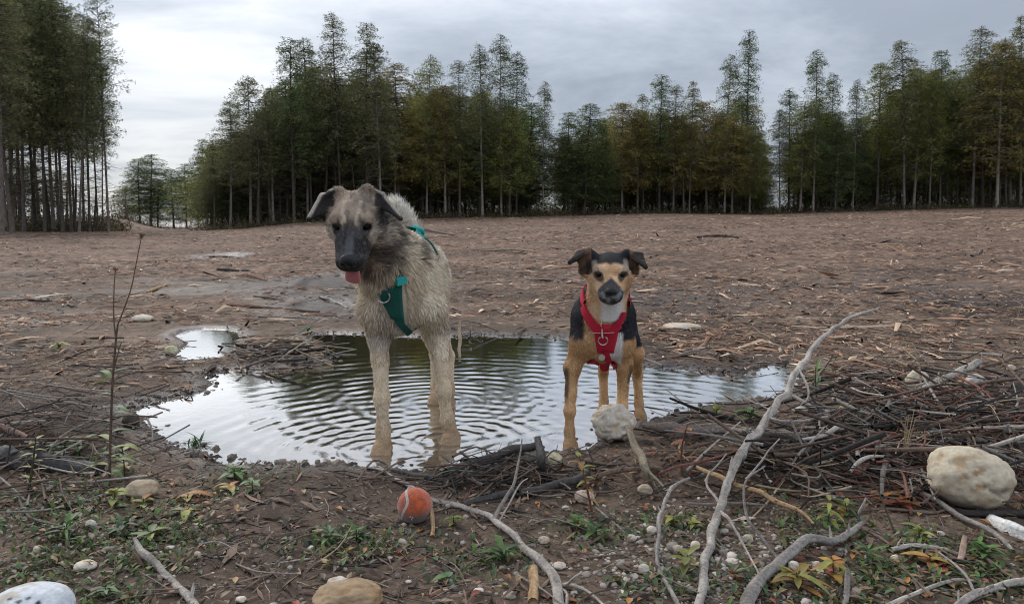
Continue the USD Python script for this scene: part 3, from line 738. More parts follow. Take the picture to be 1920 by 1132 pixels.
def strap(F, pts, width, off, thick=0.003, n=40, closed=False):
    """A flat band laid along the body through pts."""
    line = catmull(np.vstack([pts, pts[:1]]) if closed else pts, n)
    p = F.snap(line, off)
    for _ in range(3):
        p[1:-1] = (p[:-2] + 2 * p[1:-1] + p[2:]) / 4
    nr = F.grad(p)
    t = np.gradient(p, axis=0); t /= np.linalg.norm(t, axis=1, keepdims=True)
    s = np.cross(nr, t); s /= np.linalg.norm(s, axis=1, keepdims=True)
    m = 5
    w = np.linspace(-.5, .5, m) * width
    outer = p[:, None] + s[:, None] * w[None, :, None] + nr[:, None] * thick
    o = F.snap(outer.reshape(-1, 3), off + thick, 4).reshape(outer.shape) * 0.6 + outer * 0.4
    inner = o - nr[:, None] * thick * 2
    V = np.concatenate([o, inner[:, ::-1]], 1); k = 2 * m
    i, j = np.meshgrid(np.arange(n - 1), np.arange(k), indexing='ij')
    q = np.stack([i * k + j, (i + 1) * k + j, (i + 1) * k + (j + 1) % k, i * k + (j + 1) % k], -1).reshape(-1, 4)[:, ::-1]
    return V.reshape(-1, 3), np.vstack([q[:, [0, 1, 2]], q[:, [0, 2, 3]]]), p

def patch(F, corners, off, thick=0.006, n=14, y=(1.9, 3.4)):
    """A padded panel laid on the body, outlined by four pixel corners (a, b along the top; d, c along the bottom)."""
    a, b, c, d = [np.array(k, float) for k in corners]
    u, w = np.meshgrid(np.linspace(0, 1, n), np.linspace(0, 1, n), indexing='ij')
    px = (a * (1 - u[..., None]) + b * u[..., None]) * (1 - w[..., None]) + (d * (1 - u[..., None]) + c * u[..., None]) * w[..., None]
    P = []
    for r in px.reshape(-1, 2):
        h = F.hit(r[0], r[1], *y, soft=False); P.append(h if h is not None else [np.nan] * 3)
    P = np.array(P); bad = np.isnan(P[:, 0])
    if bad.any():
        from scipy.interpolate import NearestNDInterpolator
        P[bad] = NearestNDInterpolator(px.reshape(-1, 2)[~bad], P[~bad])(px.reshape(-1, 2)[bad])
    nr = F.grad(P)
    Q = P.reshape(n, n, 3)
    for _ in range(4): Q[1:-1, 1:-1] = (Q[:-2, 1:-1] + Q[2:, 1:-1] + Q[1:-1, :-2] + Q[1:-1, 2:]) / 4
    edge = np.minimum(np.minimum(u, 1 - u), np.minimum(w, 1 - w)).reshape(-1)
    top = Q.reshape(-1, 3) + nr * (off + thick * smoothstep(0, .12, edge))[:, None]
    bot = Q.reshape(-1, 3) - nr * 0.004
    i, j = np.meshgrid(np.arange(n - 1), np.arange(n - 1), indexing='ij')
    q = np.stack([i * n + j, (i + 1) * n + j, (i + 1) * n + j + 1, i * n + j + 1], -1).reshape(-1, 4)
    N = n * n
    rim = np.r_[np.arange(n) * n, (n - 1) * n + np.arange(1, n), (np.arange(n - 2, -1, -1)) * n + n - 1, np.arange(n - 2, 0, -1)]
    rq = np.stack([rim, np.roll(rim, -1), np.roll(rim, -1) + N, rim + N], 1)
    f = np.vstack([q, q[:, ::-1] + N, rq])
    return np.vstack([top, bot]), np.vstack([f[:, [0, 1, 2]], f[:, [0, 2, 3]]]), Q.reshape(-1, 3)

def near(p, pts, r):
    return cKDTree(pts).query(p)[0] < r

def ring(c, nrm, up, rad, wire, arc=2 * math.pi, n=26):
    nrm = np.asarray(nrm) / np.linalg.norm(nrm); up = np.asarray(up, float); up = up - nrm * (up @ nrm); up /= np.linalg.norm(up)
    s = np.cross(nrm, up); a = np.linspace(-arc / 2, arc / 2, n) + math.pi
    pts = c + rad * (np.cos(a)[:, None] * up + np.sin(a)[:, None] * s)
    return tube(pts, wire, 7)

def lump(c, r, axes=None, sub=3):
    m = trimesh.creation.icosphere(sub); A = np.eye(3) if axes is None else np.asarray(axes)
    return (m.vertices * r) @ A + c, m.faces

# ------------------------------------------------------------------ the large tan dog
def large_dog():
    F = Field((-0.62, 1.98, -0.04), (-0.13, 3.36, 0.95), 0.0036)
    S = np.array([-0.478, 2.27, 0.763]); f, u, r = frame((0.004, -0.134, -0.135))
    A3 = np.stack([f, r, u]); H = lambda a, s, b: S + f * a + r * s + u * b
    V = lambda *q: np.array(q, float)
    # trunk
    F.ell((-.382, 2.74, .508), (.088, .28, .152), k=.05)
    F.cap((-.375, 2.60, .622), (-.362, 3.04, .580), .076, .070, k=.06)
    F.ell((-.388, 2.50, .478), (.078, .075, .115), k=.06)
    F.ell((-.358, 3.07, .555), (.068, .13, .110), k=.06)
    F.cap((-.375, 2.9, .48), (-.365, 3.05, .50), .078, .070, k=.06)
    # neck and ruff
    F.cap((-.392, 2.54, .610), (-.455, 2.36, .715), .094, .084, k=.07)
    F.cap((-.40, 2.50, .52), (-.455, 2.37, .66), .09, .075, k=.06)
    # shoulders and forelegs
    for sh, pt, el, wr, pa, pw in (((-.452, 2.57, .575), (-.458, 2.48, .45), (-.455, 2.52, .365), (-.432, 2.44, .160), (-.426, 2.42, .060), (-.421, 2.385, -.002)),
                               ((-.308, 2.60, .580), (-.282, 2.53, .45), (-.262, 2.59, .370), (-.237, 2.535, .165), (-.222, 2.525, .062), (-.207, 2.495, -.002))):
        sh, pt, el, wr, pa, pw = map(np.array, (sh, pt, el, wr, pa, pw))
        F.cap(sh, pt, .050, .047, k=.045); F.cap(pt, el, .045, .037, k=.045)
        F.cap(el, wr, .0320, .0215, k=.03); F.ell(wr, (.0235, .025, .029), k=.02)
        F.cap(wr, pa, .0205, .0205, k=.02); F.cap(pa, pw + V(0, .012, .022), .0225, .024, k=.02)
        F.ell(pw + V(0, -.006, .010), (.032, .040, .022), k=.02)
        for t in (-.021, -.0075, .0075, .021):
            F.cap(pw + V(t, -.022, .014), pw + V(t * 1.15, -.046 + abs(t) * .35, .002), .0115, .0100, k=.006)
    # hind legs
    for hip, kn, hk, mt, pw in (((-.385, 3.08, .52), (-.352, 2.96, .36), (-.325, 3.14, .185), (-.319, 3.10, .06), (-.318, 3.05, .0)),
                                ((-.328, 3.06, .52), (-.305, 2.92, .36), (-.268, 3.10, .185), (-.262, 3.05, .06), (-.260, 2.99, .0))):
        hip, kn, hk, mt, pw = map(np.array, (hip, kn, hk, mt, pw))
        F.cap(hip, kn, .058, .042, k=.05); F.cap(kn, hk, .038, .0225, k=.03); F.cap(hk, mt, .0235, .021, k=.02)
        F.cap(mt, pw + V(0, .01, .02), .021, .023, k=.02); F.ell(pw + V(0, -.006, .010), (.030, .038, .022), k=.02)
        for t in (-.019, -.006, .006, .019): F.cap(pw + V(t, -.020, .013), pw + V(t * 1.1, -.042, .002), .0108, .0095, k=.006)
    # tail, curled up over the back
    tail = catmull([(-.365, 3.15, .60), (-.42, 3.21, .65), (-.465, 3.20, .715), (-.490, 3.15, .770), (-.500, 3.10, .795)], 10)
    F.chain(tail, np.linspace(.030, .018, 10), k=.03)
    # head
    F.ell(S, (.086, .074, .066), A3, k=.03)
    F.ell(H(.02, -.042, -.020), (.056, .043, .048), A3, k=.03); F.ell(H(.02, .042, -.020), (.056, .043, .048), A3, k=.03)
    F.ell(H(.035, 0, .028), (.045, .055, .036), A3, k=.03)
    F.cap(H(.06, 0, -.012), H(.156, 0, -.024), .047, .0375, k=.035)
    F.cap(H(.075, 0, .014), H(.172, 0, .000), .020, .0165, k=.02)
    for s in (-1, 1):
        F.cap(H(.080, s * .026, -.028), H(.158, s * .021, -.036), .029, .0225, k=.02)      # lips
        F.cap(H(.062, s * .016, .046), H(.048, s * .052, .040), .0135, .011, k=.018)        # brows
        F.cap(H(.052, s * .060, .012), H(.085, s * .036, .004), .014, .012, k=.02)          # cheek bones
    F.ell(H(.176, 0, -.012), (.020, .024, .021), A3, k=.016)
    F.cap(H(.02, 0, -.055), H(.150, 0, -.084), .032, .0185, k=.02)                       # lower jaw, a little open
    for s in (-1, 1):
        F.ell(H(.073, s * .0415, .0255), (.012, .0130, .0100), A3, k=.006, sub=True)
        F.cap(H(.0735, s * .0305, .0362), H(.0655, s * .0525, .0355), .0052, .0048, k=.006)
        F.cap(H(.0725, s * .0320, .0155), H(.0650, s * .0510, .0165), .0042, .0040, k=.006)
    F.cap(H(.10, 0, -.058), H(.185, 0, -.066), .0085, .0115, k=.008, sub=True)             # the mouth's gap
    # ears, folded outwards
    def ear(base1, base2, mid, mid2, tip, rr=.0052):
        F.tri(base1, base2, mid, rr, .012); F.tri(base2, mid, mid2, rr, .010); F.tri(mid, mid2, tip, rr, .008)
        F.cap(base1, base2, .016, .014, k=.03)
    ear(W(636, 362, 2.285), W(612, 402, 2.27), W(604, 366, 2.275), W(596, 402, 2.235), W(578, 411, 2.205))
    F.cap(W(632, 356, 2.27), W(603, 370, 2.262), .0075, .0065, k=.012); F.cap(W(603, 370, 2.262), W(579, 410, 2.212), .0065, .0045, k=.01)
    ear(W(688, 358, 2.285), W(704, 388, 2.26), W(716, 366, 2.275), W(728, 394, 2.23), W(752, 411, 2.20))
    F.cap(W(690, 353, 2.27), W(718, 369, 2.262), .0075, .0065, k=.012); F.cap(W(718, 369, 2.262), W(752, 410, 2.21), .0065, .0045, k=.01)
    RIM = np.vstack([catmull([W(*k) for k in ((634, 354, 2.27), (603, 369, 2.262), (579, 410, 2.212))], 40), catmull([W(*k) for k in ((688, 351, 2.27), (718, 368, 2.262), (752, 410, 2.21))], 40)]) + [0, 0, .005]
    v, q = F.mesh()
    loc = np.array([-.35, 2.70, 0.0])
    fc = np.array
    def color(p, nrm=None):
        d = p - S; a, s, b = d @ f, d @ r, d @ u
        n1 = fbm(p * [16, 16, 9], 3, 51); n2 = fbm(p * 45, 2, 52); n3 = fbm(p * [30, 12, 12], 3, 57)
        c = mixc(fc((.80, .68, .52)), fc((.66, .54, .39)), smoothstep(.35, .65, n1))
        c = mixc(c, fc((.72, .62, .49)), smoothstep(.55, .75, n2) * .6)
        # dark guard hairs on back, neck and shoulders
        up = smoothstep(.48, .66, p[:, 2]) * smoothstep(2.30, 2.42, p[:, 1])
        c = mixc(c, fc((.085, .072, .062)), up * smoothstep(.50, .62, n3) * .70)
        c = mixc(c, fc((.40, .36, .325)), smoothstep(.50, .36, p[:, 2]) * smoothstep(.27, .36, p[:, 2]) * smoothstep(.38, .62, n1) * .55)   # greyish elbows
        c = mixc(c, fc((.55, .50, .44)), smoothstep(.095, .02, np.abs(p[:, 0] + .40)) * smoothstep(.50, .42, p[:, 2]) * smoothstep(.30, .36, p[:, 2]) * (p[:, 1] < 2.60) * .5)
        leg = smoothstep(.34, .22, p[:, 2])
        c = mixc(c, fc((.66, .51, .34)), leg * .8)
        c = mixc(c, fc((.30, .19, .105)), smoothstep(.13, .03, p[:, 2] + (n1 - .5) * .08) * .8)
        c = mixc(c, fc((.16, .105, .065)), smoothstep(.60, .70, NOISE(p * 120, 82)) * smoothstep(.32, .10, p[:, 2]) * .32)                           # wet, darker feet
        tl = smoothstep(.675, .70, p[:, 2]) * smoothstep(3.0, 3.04, p[:, 1])
        c = mixc(c, fc((.82, .76, .66)), tl)
        # ruff: streaks of black behind the cheek
        ruff = smoothstep(.17, .12, np.hypot(d[:, 0] - .06, d[:, 2] + .06)) * smoothstep(-.02, .03, d[:, 1]) * smoothstep(.26, .18, d[:, 1])
        c = mixc(c, fc((.075, .062, .055)), ruff * smoothstep(.46, .62, fbm(p * [22, 10, 26], 3, 58)) * .85)
        # head
        head = smoothstep(.03, -.01, d[:, 1] - .06 + .6 * np.maximum(np.abs(s) - .085, 0)) * smoothstep(.245, .22, np.linalg.norm(d, axis=1))
        hc = mixc(fc((.235, .175, .130)), fc((.36, .275, .20)), smoothstep(.40, .62, n1))                  # taupe forehead
        hc = mixc(hc, fc((.12, .098, .082)), smoothstep(.50, .64, fbm(p * [70, 30, 22], 3, 66)) * .6)
        cheek = smoothstep(.040, .062, np.abs(s)) * smoothstep(.045, .0, b) * smoothstep(.12, .08, a)
        hc = mixc(hc, fc((.50, .42, .33)), cheek * .8)
        hc = mixc(hc, fc((.09, .075, .068)), cheek * (s > 0) * smoothstep(.48, .62, n3) * smoothstep(.03, -.02, b) * .85)
        mask = smoothstep(.070, .105, a + .35 * np.maximum(.030 - np.abs(s), 0)) * smoothstep(.050, .036, np.abs(s) - (a > .1) * .03)
        mask = np.maximum(mask, smoothstep(.0215, .0145, np.hypot(np.abs(s) - .0415, (b - .0265) * 1.1)) * (a > .03))        # round the eyes
        mask = np.maximum(mask, smoothstep(.010, .004, np.abs(np.abs(s) - .033)) * smoothstep(.056, .044, b) * (b > .02) * (a > .03) * .9)
        hc = mixc(hc, mixc(mixc(fc((.020, .018, .018)), fc((.062, .057, .057)), smoothstep(.42, .62, n2)), fc((.20, .185, .175)), smoothstep(.60, .80, NOISE(p * 420, 81)) * .32), mask)
        hc = mixc(hc, fc((.115, .112, .120)), smoothstep(.10, .13, a) * smoothstep(.018, .006, np.abs(s)) * smoothstep(-.02, .0, b) * .7)   # grizzled bridge
        spot = smoothstep(.014, .006, np.hypot(np.abs(s) - .022, (b - .054) * .8)) * (a > .0) * smoothstep(.25, .5, n2)
        hc = mixc(hc, fc((.60, .50, .38)), spot * .9)
        hc = mixc(hc, fc((.70, .62, .51)), smoothstep(.020, .008, np.hypot(s - .066, b - .004)) * .85)
        hc = mixc(hc, fc((.07, .055, .045)), smoothstep(.058, .072, s) * smoothstep(.48, .58, fbm(p * [34, 20, 26], 3, 69)) * smoothstep(.07, .05, b) * .8)       # pale patch on the cheek
        hc = mixc(hc, fc((.52, .43, .33)), smoothstep(-.055, -.070, s) * smoothstep(.03, .0, b) * .8)
        c = mixc(c, hc, head)
        nk = smoothstep(.012, .035, d[:, 0]) * smoothstep(.14, .11, d[:, 0]) * smoothstep(-.22, -.16, d[:, 2]) * smoothstep(.06, .0, d[:, 2]) * smoothstep(.19, .12, d[:, 1]) * smoothstep(.12, .09, a)
        c = mixc(c, fc((.085, .068, .056)), nk * smoothstep(.40, .56, fbm(p * [26, 16, 20], 3, 67)) * .8)
        # ears: pale along the fold, dark inside
        er = (smoothstep(.070, .082, np.abs(d[:, 0] - .0)) * (p[:, 2] > .730) * (d[:, 1] < .05))
        er = np.maximum(er, (smoothstep(.055, .066, np.abs(d[:, 0])) * (p[:, 2] > .79) * (d[:, 1] < .05)))
        if nrm is not None:
            c = mixc(c, mixc(fc((.028, .023, .021)), fc((.30, .25, .20)), smoothstep(.80, .97, nrm[:, 2])), er)
            c = mixc(c, fc((.36, .31, .255)), er * smoothstep(.0105, .0065, cKDTree(RIM).query(p)[0]) * (nrm[:, 2] > .1))
        mouth = (b < -.050) & (b > -.085) & (a > .085) & (np.abs(s) < .03) & (d[:, 1] < .0)
        c = mixc(c, fc((.030, .020, .020)), mouth * .9)
        return c
    def length(p):
        d = p - S; a, s, b = d @ f, d @ r, d @ u
        L = np.full(len(p), .022)
        L = np.where(p[:, 2] < .37, .014, L); L = np.where(p[:, 2] < .27, .0065, L); L = np.where(p[:, 2] < .02, .004, L)
        dist = np.linalg.norm(d, axis=1)
        L = np.where((p[:, 1] < 2.55) & (p[:, 2] > .52), .030, L)
        hd = (d[:, 1] < .055) & (dist < .25)
        Lh = .0045 + .016 * smoothstep(.045, .075, np.abs(s)) * smoothstep(.06, .0, b) * smoothstep(.11, .07, a) + .006 * smoothstep(.02, -.05, a) + .010 * smoothstep(-.015, -.035, b) * smoothstep(.10, .07, a)
        L = np.where(hd, Lh, L)
        L = np.where((p[:, 2] > .73) & (np.abs(d[:, 0]) > .085) & hd, .005, L)
        L = np.where((p[:, 1] > 3.02) & (p[:, 2] > .69), .066, L)
        for sg in (-1, 1): L = np.where(np.linalg.norm(p - H(.074, sg * .0415, .0265), axis=1) < .0135, 0, L)
        L = np.where(np.linalg.norm(p - H(.186, 0, -.004), axis=1) < .023, 0, L)
        L = np.where((b < -.050) & (b > -.085) & (a > .09) & (np.abs(s) < .026) & (d[:, 1] < .0), 0, L)
        return L
    def flow(p, nrm):
        d = p - S; hd = ((d[:, 1] < .055) & (np.linalg.norm(d, axis=1) < .25))[:, None]
        body = np.array([0, .7, -.75]) + 0 * p
        body = np.where((p[:, 2] > .62)[:, None], np.array([0, 1.0, -.25]), body)
        body = np.where((p[:, 2] < .36)[:, None], np.array([0, .15, -1.0]), body)
        tl = ((p[:, 1] > 3.02) & (p[:, 2] > .69))[:, None]
        body = np.where(tl, np.array([.35, -.3, .75]), body)
        s = (d @ r)[:, None]
        return np.where(hd, -f * .9 + r * s * 7 - np.array([0, 0, .35]), body)
    dog = thing('dog', 'large tan dog with dark muzzle and green harness standing in the puddle', 'dog', loc)
    # harness
    green, teal = webbing('green_webbing_look', (0.010, 0.075, 0.058)), webbing('teal_buckle_look', (0.03, 0.36, 0.33), .45)
    hv, hf, hp = patch(F, [(711, 548), (750, 524), (757, 602), (733, 594)], .011)
    h = part(dog, 'harness', moved(hv, hf, loc), green, 30)
    keep = [hp]
    P_ = lambda *xy: np.array([F.hit(*k) for k in xy])
    sv, sf, sp = strap(F, np.vstack([P_((745, 596)), P_((770, 628)), [(-.37, 2.62, .34)], [(-.28, 2.72, .36)]]), .022, .009); keep.append(sp)
    part(h, 'girth_strap', moved(sv, sf, loc), green, 30)
    sv, sf, sp = strap(F, np.vstack([P_((748, 530)), P_((752, 500)), P_((778, 440)), [(-.37, 2.64, .72)]]), .022, -.002, n=50); keep.append(sp[:10])
    part(h, 'shoulder_strap', moved(sv, sf, loc), green, 30)
    loop = [(-.375, 2.74, .69), (-.30, 2.74, .64), (-.275, 2.74, .54), (-.285, 2.73, .42), (-.34, 2.72, .35)]
    sv, sf, sp = strap(F, np.array(loop), .013, .014, n=50); keep.append(sp)
    part(h, 'side_strap', moved(sv, sf, loc), green, 30)
    bk = F.hit(747, 523); bn = F.grad(bk[None])[0]; bu = np.cross(bn, [1, 0, 0]); bu /= np.linalg.norm(bu); bs = np.cross(bu, bn)
    b_ = trimesh.creation.box((.034, .024, .012)); b_ = b_.subdivide().subdivide()
    bv = np.array(b_.vertices); bv = bv * (1 - .12 * (np.abs(bv) / [.017, .012, .006]).max(1, keepdims=True) ** 6 * 0)
    part(h, 'buckle', (bv @ np.stack([bs, bu, bn]) + bk + bn * .020 - loc, b_.faces), teal, 30)
    back = np.array([(-.35, 2.60, .76), (-.34, 2.70, .74), (-.335, 2.80, .72)])
    sv, sf, sp = strap(F, back, .045, .012, thick=.008); keep.append(sp)
    part(h, 'back_pad', moved(sv, sf, loc), teal, 30)
    hl = catmull([sp[6] + [.01, 0, .012], sp[14] + [.012, 0, .020], sp[26] + [.012, 0, .020], sp[34] + [.01, 0, .010]], 14)
    part(h, 'handle', moved(*tube(hl, .009, 8), loc), teal, 30)
    rc = F.hit(720, 549); rn = F.grad(rc[None])[0]
    part(h, 'ring', moved(*ring(rc + rn * .022, rn + [0, -.6, 0], (0, 0, 1), .021, .0026, math.radians(250)), loc), metal_mat)
    hp_all = np.vstack(keep)
    body = part(dog, 'body', moved(v, q, loc), skin_mat, True, np.clip(color(v, F.grad(v)) * .8, .004, .8))
    skip = lambda p: near(p, hp_all, .0135)
    fur(dog, F, v, q, 90000, color, length, flow, 3, loc, skip, width=.0014)
    for s in (-1, 1):
        e = part(dog, 'eye', moved(*lump(H(.0650, s * .0412, .0258), .0132), loc), eye_mat)
    g2 = Field(H(.186, 0, -.002) - .045, H(.186, 0, -.002) + .045, .0014)
    g2.ell(H(.182, 0, .002), (.019, .0245, .017), A3, k=.008); g2.ell(H(.184, 0, -.012), (.014, .010, .014), A3, k=.010)
    for s in (-1, 1):
        g2.ell(H(.190, s * .014, -.003), (.013, .011, .0125), A3, k=.006)
        g2.ell(H(.204, s * .0115, -.003), (.009, .0058, .0052), A3, k=.004, sub=True); g2.ell(H(.196, s * .0215, -.008), (.010, .005, .0032), A3, k=.003, sub=True)
    part(dog, 'nose', moved(*g2.mesh(), loc), nose_mat)
    tg = Field(H(.14, 0, -.08) - .08, H(.14, 0, -.08) + .08, .0016)
    tp = catmull([H(.085, 0, -.062), H(.130, 0, -.064), H(.163, 0, -.076), H(.170, -.002, -.100), H(.167, -.003, -.112)], 9)
    for i in range(8):
        t_ = tp[i + 1] - tp[i]; t_ /= np.linalg.norm(t_); nn = np.cross(t_, r); nn /= np.linalg.norm(nn)
        w_ = np.interp(i, [0, 5, 7], [.019, .0205, .015])
        tg.ell((tp[i] + tp[i + 1]) / 2, (.013, w_, .0052), np.stack([t_, r, nn]), k=.012)
    part(dog, 'tongue', moved(*tg.mesh(), loc), tongue_mat)
    return F
FIELD_A = large_dog()

# ------------------------------------------------------------------ the small black and tan dog
def small_dog():
    F = Field((0.10, 2.16, -0.04), (0.60, 3.12, 0.74), 0.0030)
    S = np.array([0.318, 2.405, 0.590]); f, u, r = frame((-0.011, -0.12, -0.058))
    A3 = np.stack([f, r, u]); H = lambda a, s, b: S + f * a + r * s + u * b
    V = lambda *q: np.array(q, float); fc = np.array
    ax = np.array([.115, .39, 0]) / np.hypot(.115, .39); sx = np.array([ax[1], -ax[0], 0]); A_b = np.stack([sx, ax, [0, 0, 1]])
    F.ell((.338, 2.65, .398), (.074, .20, .118), A_b, k=.04)
    F.cap((.322, 2.56, .44), (.392, 2.84, .42), .066, .060, k=.05)
    F.ell((.306, 2.505, .378), (.070, .068, .112), k=.05)
    F.ell((.400, 2.85, .405), (.052, .090, .083), A_b, k=.045)
    F.cap((.312, 2.53, .45), (.318, 2.43, .560), .070, .062, k=.05)
    F.cap((.310, 2.48, .42), (.316, 2.41, .52), .058, .048, k=.05)
    for sh, pt, el, wr, pa, pw in (((.250, 2.55, .435), (.238, 2.49, .335), (.205, 2.50, .250), (.194, 2.465, .112), (.193, 2.46, .045), (.194, 2.435, -.004)),
                               ((.370, 2.56, .435), (.376, 2.50, .335), (.386, 2.53, .250), (.378, 2.52, .115), (.377, 2.515, .045), (.377, 2.49, -.004))):
        sh, pt, el, wr, pa, pw = map(np.array, (sh, pt, el, wr, pa, pw))
        F.cap(sh, pt, .040, .037, k=.035); F.cap(pt, el, .036, .0265, k=.03)
        F.cap(el, wr, .0235, .0165, k=.02); F.ell(wr, (.0175, .0185, .021), k=.015); F.cap(wr, pa, .0155, .0155, k=.012); F.cap(pa, pw + V(0, .008, .018), .0175, .0185, k=.012)
        F.ell(pw + V(0, -.004, .008), (.0245, .030, .0175), k=.015)
        for t in (-.016, -.0055, .0055, .016): F.cap(pw + V(t, -.016, .010), pw + V(t * 1.12, -.035 + abs(t) * .35, .0015), .0088, .0078, k=.004)
    for hip, kn, hk, mt, pw in (((.372, 2.86, .375), (.352, 2.79, .255), (.362, 2.92, .145), (.362, 2.89, .045), (.352, 2.855, .0)),
                                ((.428, 2.84, .375), (.462, 2.76, .255), (.490, 2.87, .145), (.492, 2.845, .045), (.491, 2.81, .0))):
        hip, kn, hk, mt, pw = map(np.array, (hip, kn, hk, mt, pw))
        F.cap(hip, kn, .042, .029, k=.04); F.cap(kn, hk, .027, .0170, k=.025); F.cap(hk, mt, .0178, .0165, k=.015)
        F.cap(mt, pw + V(0, .006, .016), .0165, .0175, k=.012); F.ell(pw + V(0, -.004, .008), (.0225, .028, .0165), k=.015)
        for t in (-.014, -.005, .005, .014): F.cap(pw + V(t, -.014, .010), pw + V(t * 1.1, -.031, .001), .008, .0072, k=.004)
    tail = catmull([(.425, 2.93, .45), (.445, 2.99, .43), (.46, 3.02, .37), (.468, 3.03, .30)], 8)
    F.chain(tail, np.linspace(.026, .014, 8), k=.03)
    # head
    F.ell(S, (.070, .064, .054), A3, k=.025)
    for s in (-1, 1):
        F.ell(H(.016, s * .037, -.020), (.046, .034, .040), A3, k=.025)
        F.cap(H(.060, s * .014, .034), H(.044, s * .046, .029), .0105, .009, k=.015)
        F.cap(H(.046, s * .050, .006), H(.072, s * .030, .000), .0115, .010, k=.016)
        F.cap(H(.072, s * .021, -.026), H(.112, s * .017, -.032), .0225, .0185, k=.016)
    F.ell(H(.034, 0, .020), (.038, .046, .030), A3, k=.025)
    F.cap(H(.052, 0, -.014), H(.112, 0, -.022), .0345, .0265, k=.028)
    F.cap(H(.064, 0, .006), H(.122, 0, -.005), .016, .0135, k=.016)
    F.ell(H(.122, 0, -.014), (.017, .0205, .018), A3, k=.014)
    F.cap(H(.02, 0, -.045), H(.106, 0, -.050), .026, .0165, k=.016)
    for s in (-1, 1):
        F.cap(H(.132, s * .004, -.036), H(.070, s * .044, -.046), .0022, .0022, k=.004, sub=True)     # the closed mouth's line
        F.ell(H(.0645, s * .0365, .0178), (.010, .0110, .0082), A3, k=.005, sub=True)
        F.cap(H(.0660, s * .0272, .0266), H(.0580, s * .0462, .0260), .0044, .0040, k=.005)
        F.cap(H(.0650, s * .0285, .0096), H(.0575, s * .0450, .0106), .0036, .0034, k=.005)
    def ear(b1, b2, m1, m2, tip, rr=.0048):
        F.tri(b1, b2, m1, rr, .012); F.tri(b2, m1, m2, rr, .008); F.tri(m1, m2, tip, rr, .008); F.cap(b1, b2, .013, .012, k=.025)
    ear(W(1112, 480, 2.40), W(1094, 508, 2.41), W(1104, 469, 2.395), W(1083, 486, 2.385), W(1068, 492, 2.335))
    F.tri(W(1104, 469, 2.395), W(1083, 474, 2.385), W(1068, 492, 2.335), .0048, .008); F.tri(W(1104, 469, 2.395), W(1083, 474, 2.385), W(1083, 486, 2.385), .0048, .008)
    ear(W(1170, 480, 2.40), W(1188, 509, 2.41), W(1176, 473, 2.395), W(1198, 490, 2.385), W(1211, 501, 2.335))
    F.tri(W(1176, 473, 2.395), W(1203, 477, 2.385), W(1211, 501, 2.335), .0048, .008); F.tri(W(1176, 473, 2.395), W(1203, 477, 2.385), W(1198, 490, 2.385), .0048, .008)
    v, q = F.mesh()
    loc = np.array([.34, 2.62, 0.0])
    def color(p, nrm=None):
        d = p - S; a, s, b = d @ f, d @ r, d @ u
        n1 = fbm(p * 22, 3, 61); n2 = fbm(p * 60, 2, 62)
        tan = mixc(fc((.60, .365, .185)), fc((.46, .265, .125)), smoothstep(.38, .64, n1))
        c = tan
        # black saddle down to the shoulder points
        wob = (n1 - .5) * .07
        side = np.abs((p - fc((.312, 2.5, 0))) @ sx)
        sad = smoothstep(.345, .365, p[:, 2] + wob * .7 + smoothstep(2.58, 2.72, p[:, 1]) * .075) * np.maximum(smoothstep(.040, .060, side + wob * .6), (p[:, 1] > 2.56) * 1.0)
        c = mixc(c, mixc(fc((.016, .016, .019)), fc((.032, .031, .036)), n2), sad)
        if nrm is not None:
            out = smoothstep(.25, .65, np.where(p[:, 0] < .30, -nrm[:, 0], nrm[:, 0])) * smoothstep(.12, .17, p[:, 2]) * smoothstep(.30, .24, p[:, 2]) * (p[:, 1] < 2.62)
            c = mixc(c, fc((.07, .05, .036)), out * smoothstep(.40, .55, n1) * .8)
        neck = smoothstep(.046, .058, np.abs(p[:, 0] - .318) + wob * .3) * (p[:, 2] > .45) * (p[:, 1] > 2.385) * (p[:, 1] < 2.48) * (p[:, 2] < .60)
        c = mixc(c, fc((.045, .032, .024)), neck * .95)
        # white blaze on throat and chest
        wx = np.abs(p[:, 0] - .318 - wob * .4)
        bl = smoothstep(.052, .030, wx) * (p[:, 2] > .30) * (p[:, 2] < .56) * (p[:, 1] < 2.53)
        bl2 = smoothstep(.030, .016, np.abs(p[:, 0] - .345)) * (p[:, 2] < .38) * (p[:, 1] < 2.50) * (p[:, 2] > .26)
        c = mixc(c, fc((.84, .82, .78)), np.maximum(bl * smoothstep(.42, .46, p[:, 2]), bl2) * .95)
        c = mixc(c, fc((.26, .16, .085)), smoothstep(.10, .02, p[:, 2] + (n1 - .5) * .06) * .7)
        # head
        head = smoothstep(.055, .035, d[:, 1]) * smoothstep(.175, .165, np.linalg.norm(d, axis=1))
        hc = mixc(fc((.58, .345, .185)), fc((.68, .45, .275)), smoothstep(.42, .62, n1))
        blk = smoothstep(.030, .042, b - .25 * np.maximum(a - .01, 0) + wob * .3) * smoothstep(.062, .040, a + .9 * np.maximum(.012 - np.abs(s), 0) * -1.2)
        blk = np.maximum(blk, smoothstep(.010, .004, np.abs(s)) * smoothstep(.034, .040, b) * smoothstep(.062, .052, a) * .9)                      # widow's peak
        blk = np.maximum(blk, smoothstep(.050, .060, np.abs(s) + wob * .2) * smoothstep(.005, .018, b) * smoothstep(.045, .03, a))
        blk = np.maximum(blk, smoothstep(.054, .060, np.abs(s)) * smoothstep(.020, -.008, a) * .95)
        hc = mixc(hc, fc((.018, .017, .019)), blk)
        hc = mixc(hc, fc((.30, .26, .22)), smoothstep(.008, .003, np.abs(np.hypot(np.abs(s) - .043, b - .026) - .012)) * (b > .022) * (np.abs(s) > .035) * .7)
        eyep = smoothstep(.0165, .0105, np.hypot((np.abs(s) - .0375) * .80, b - .0175) + (n2 - .5) * .008)
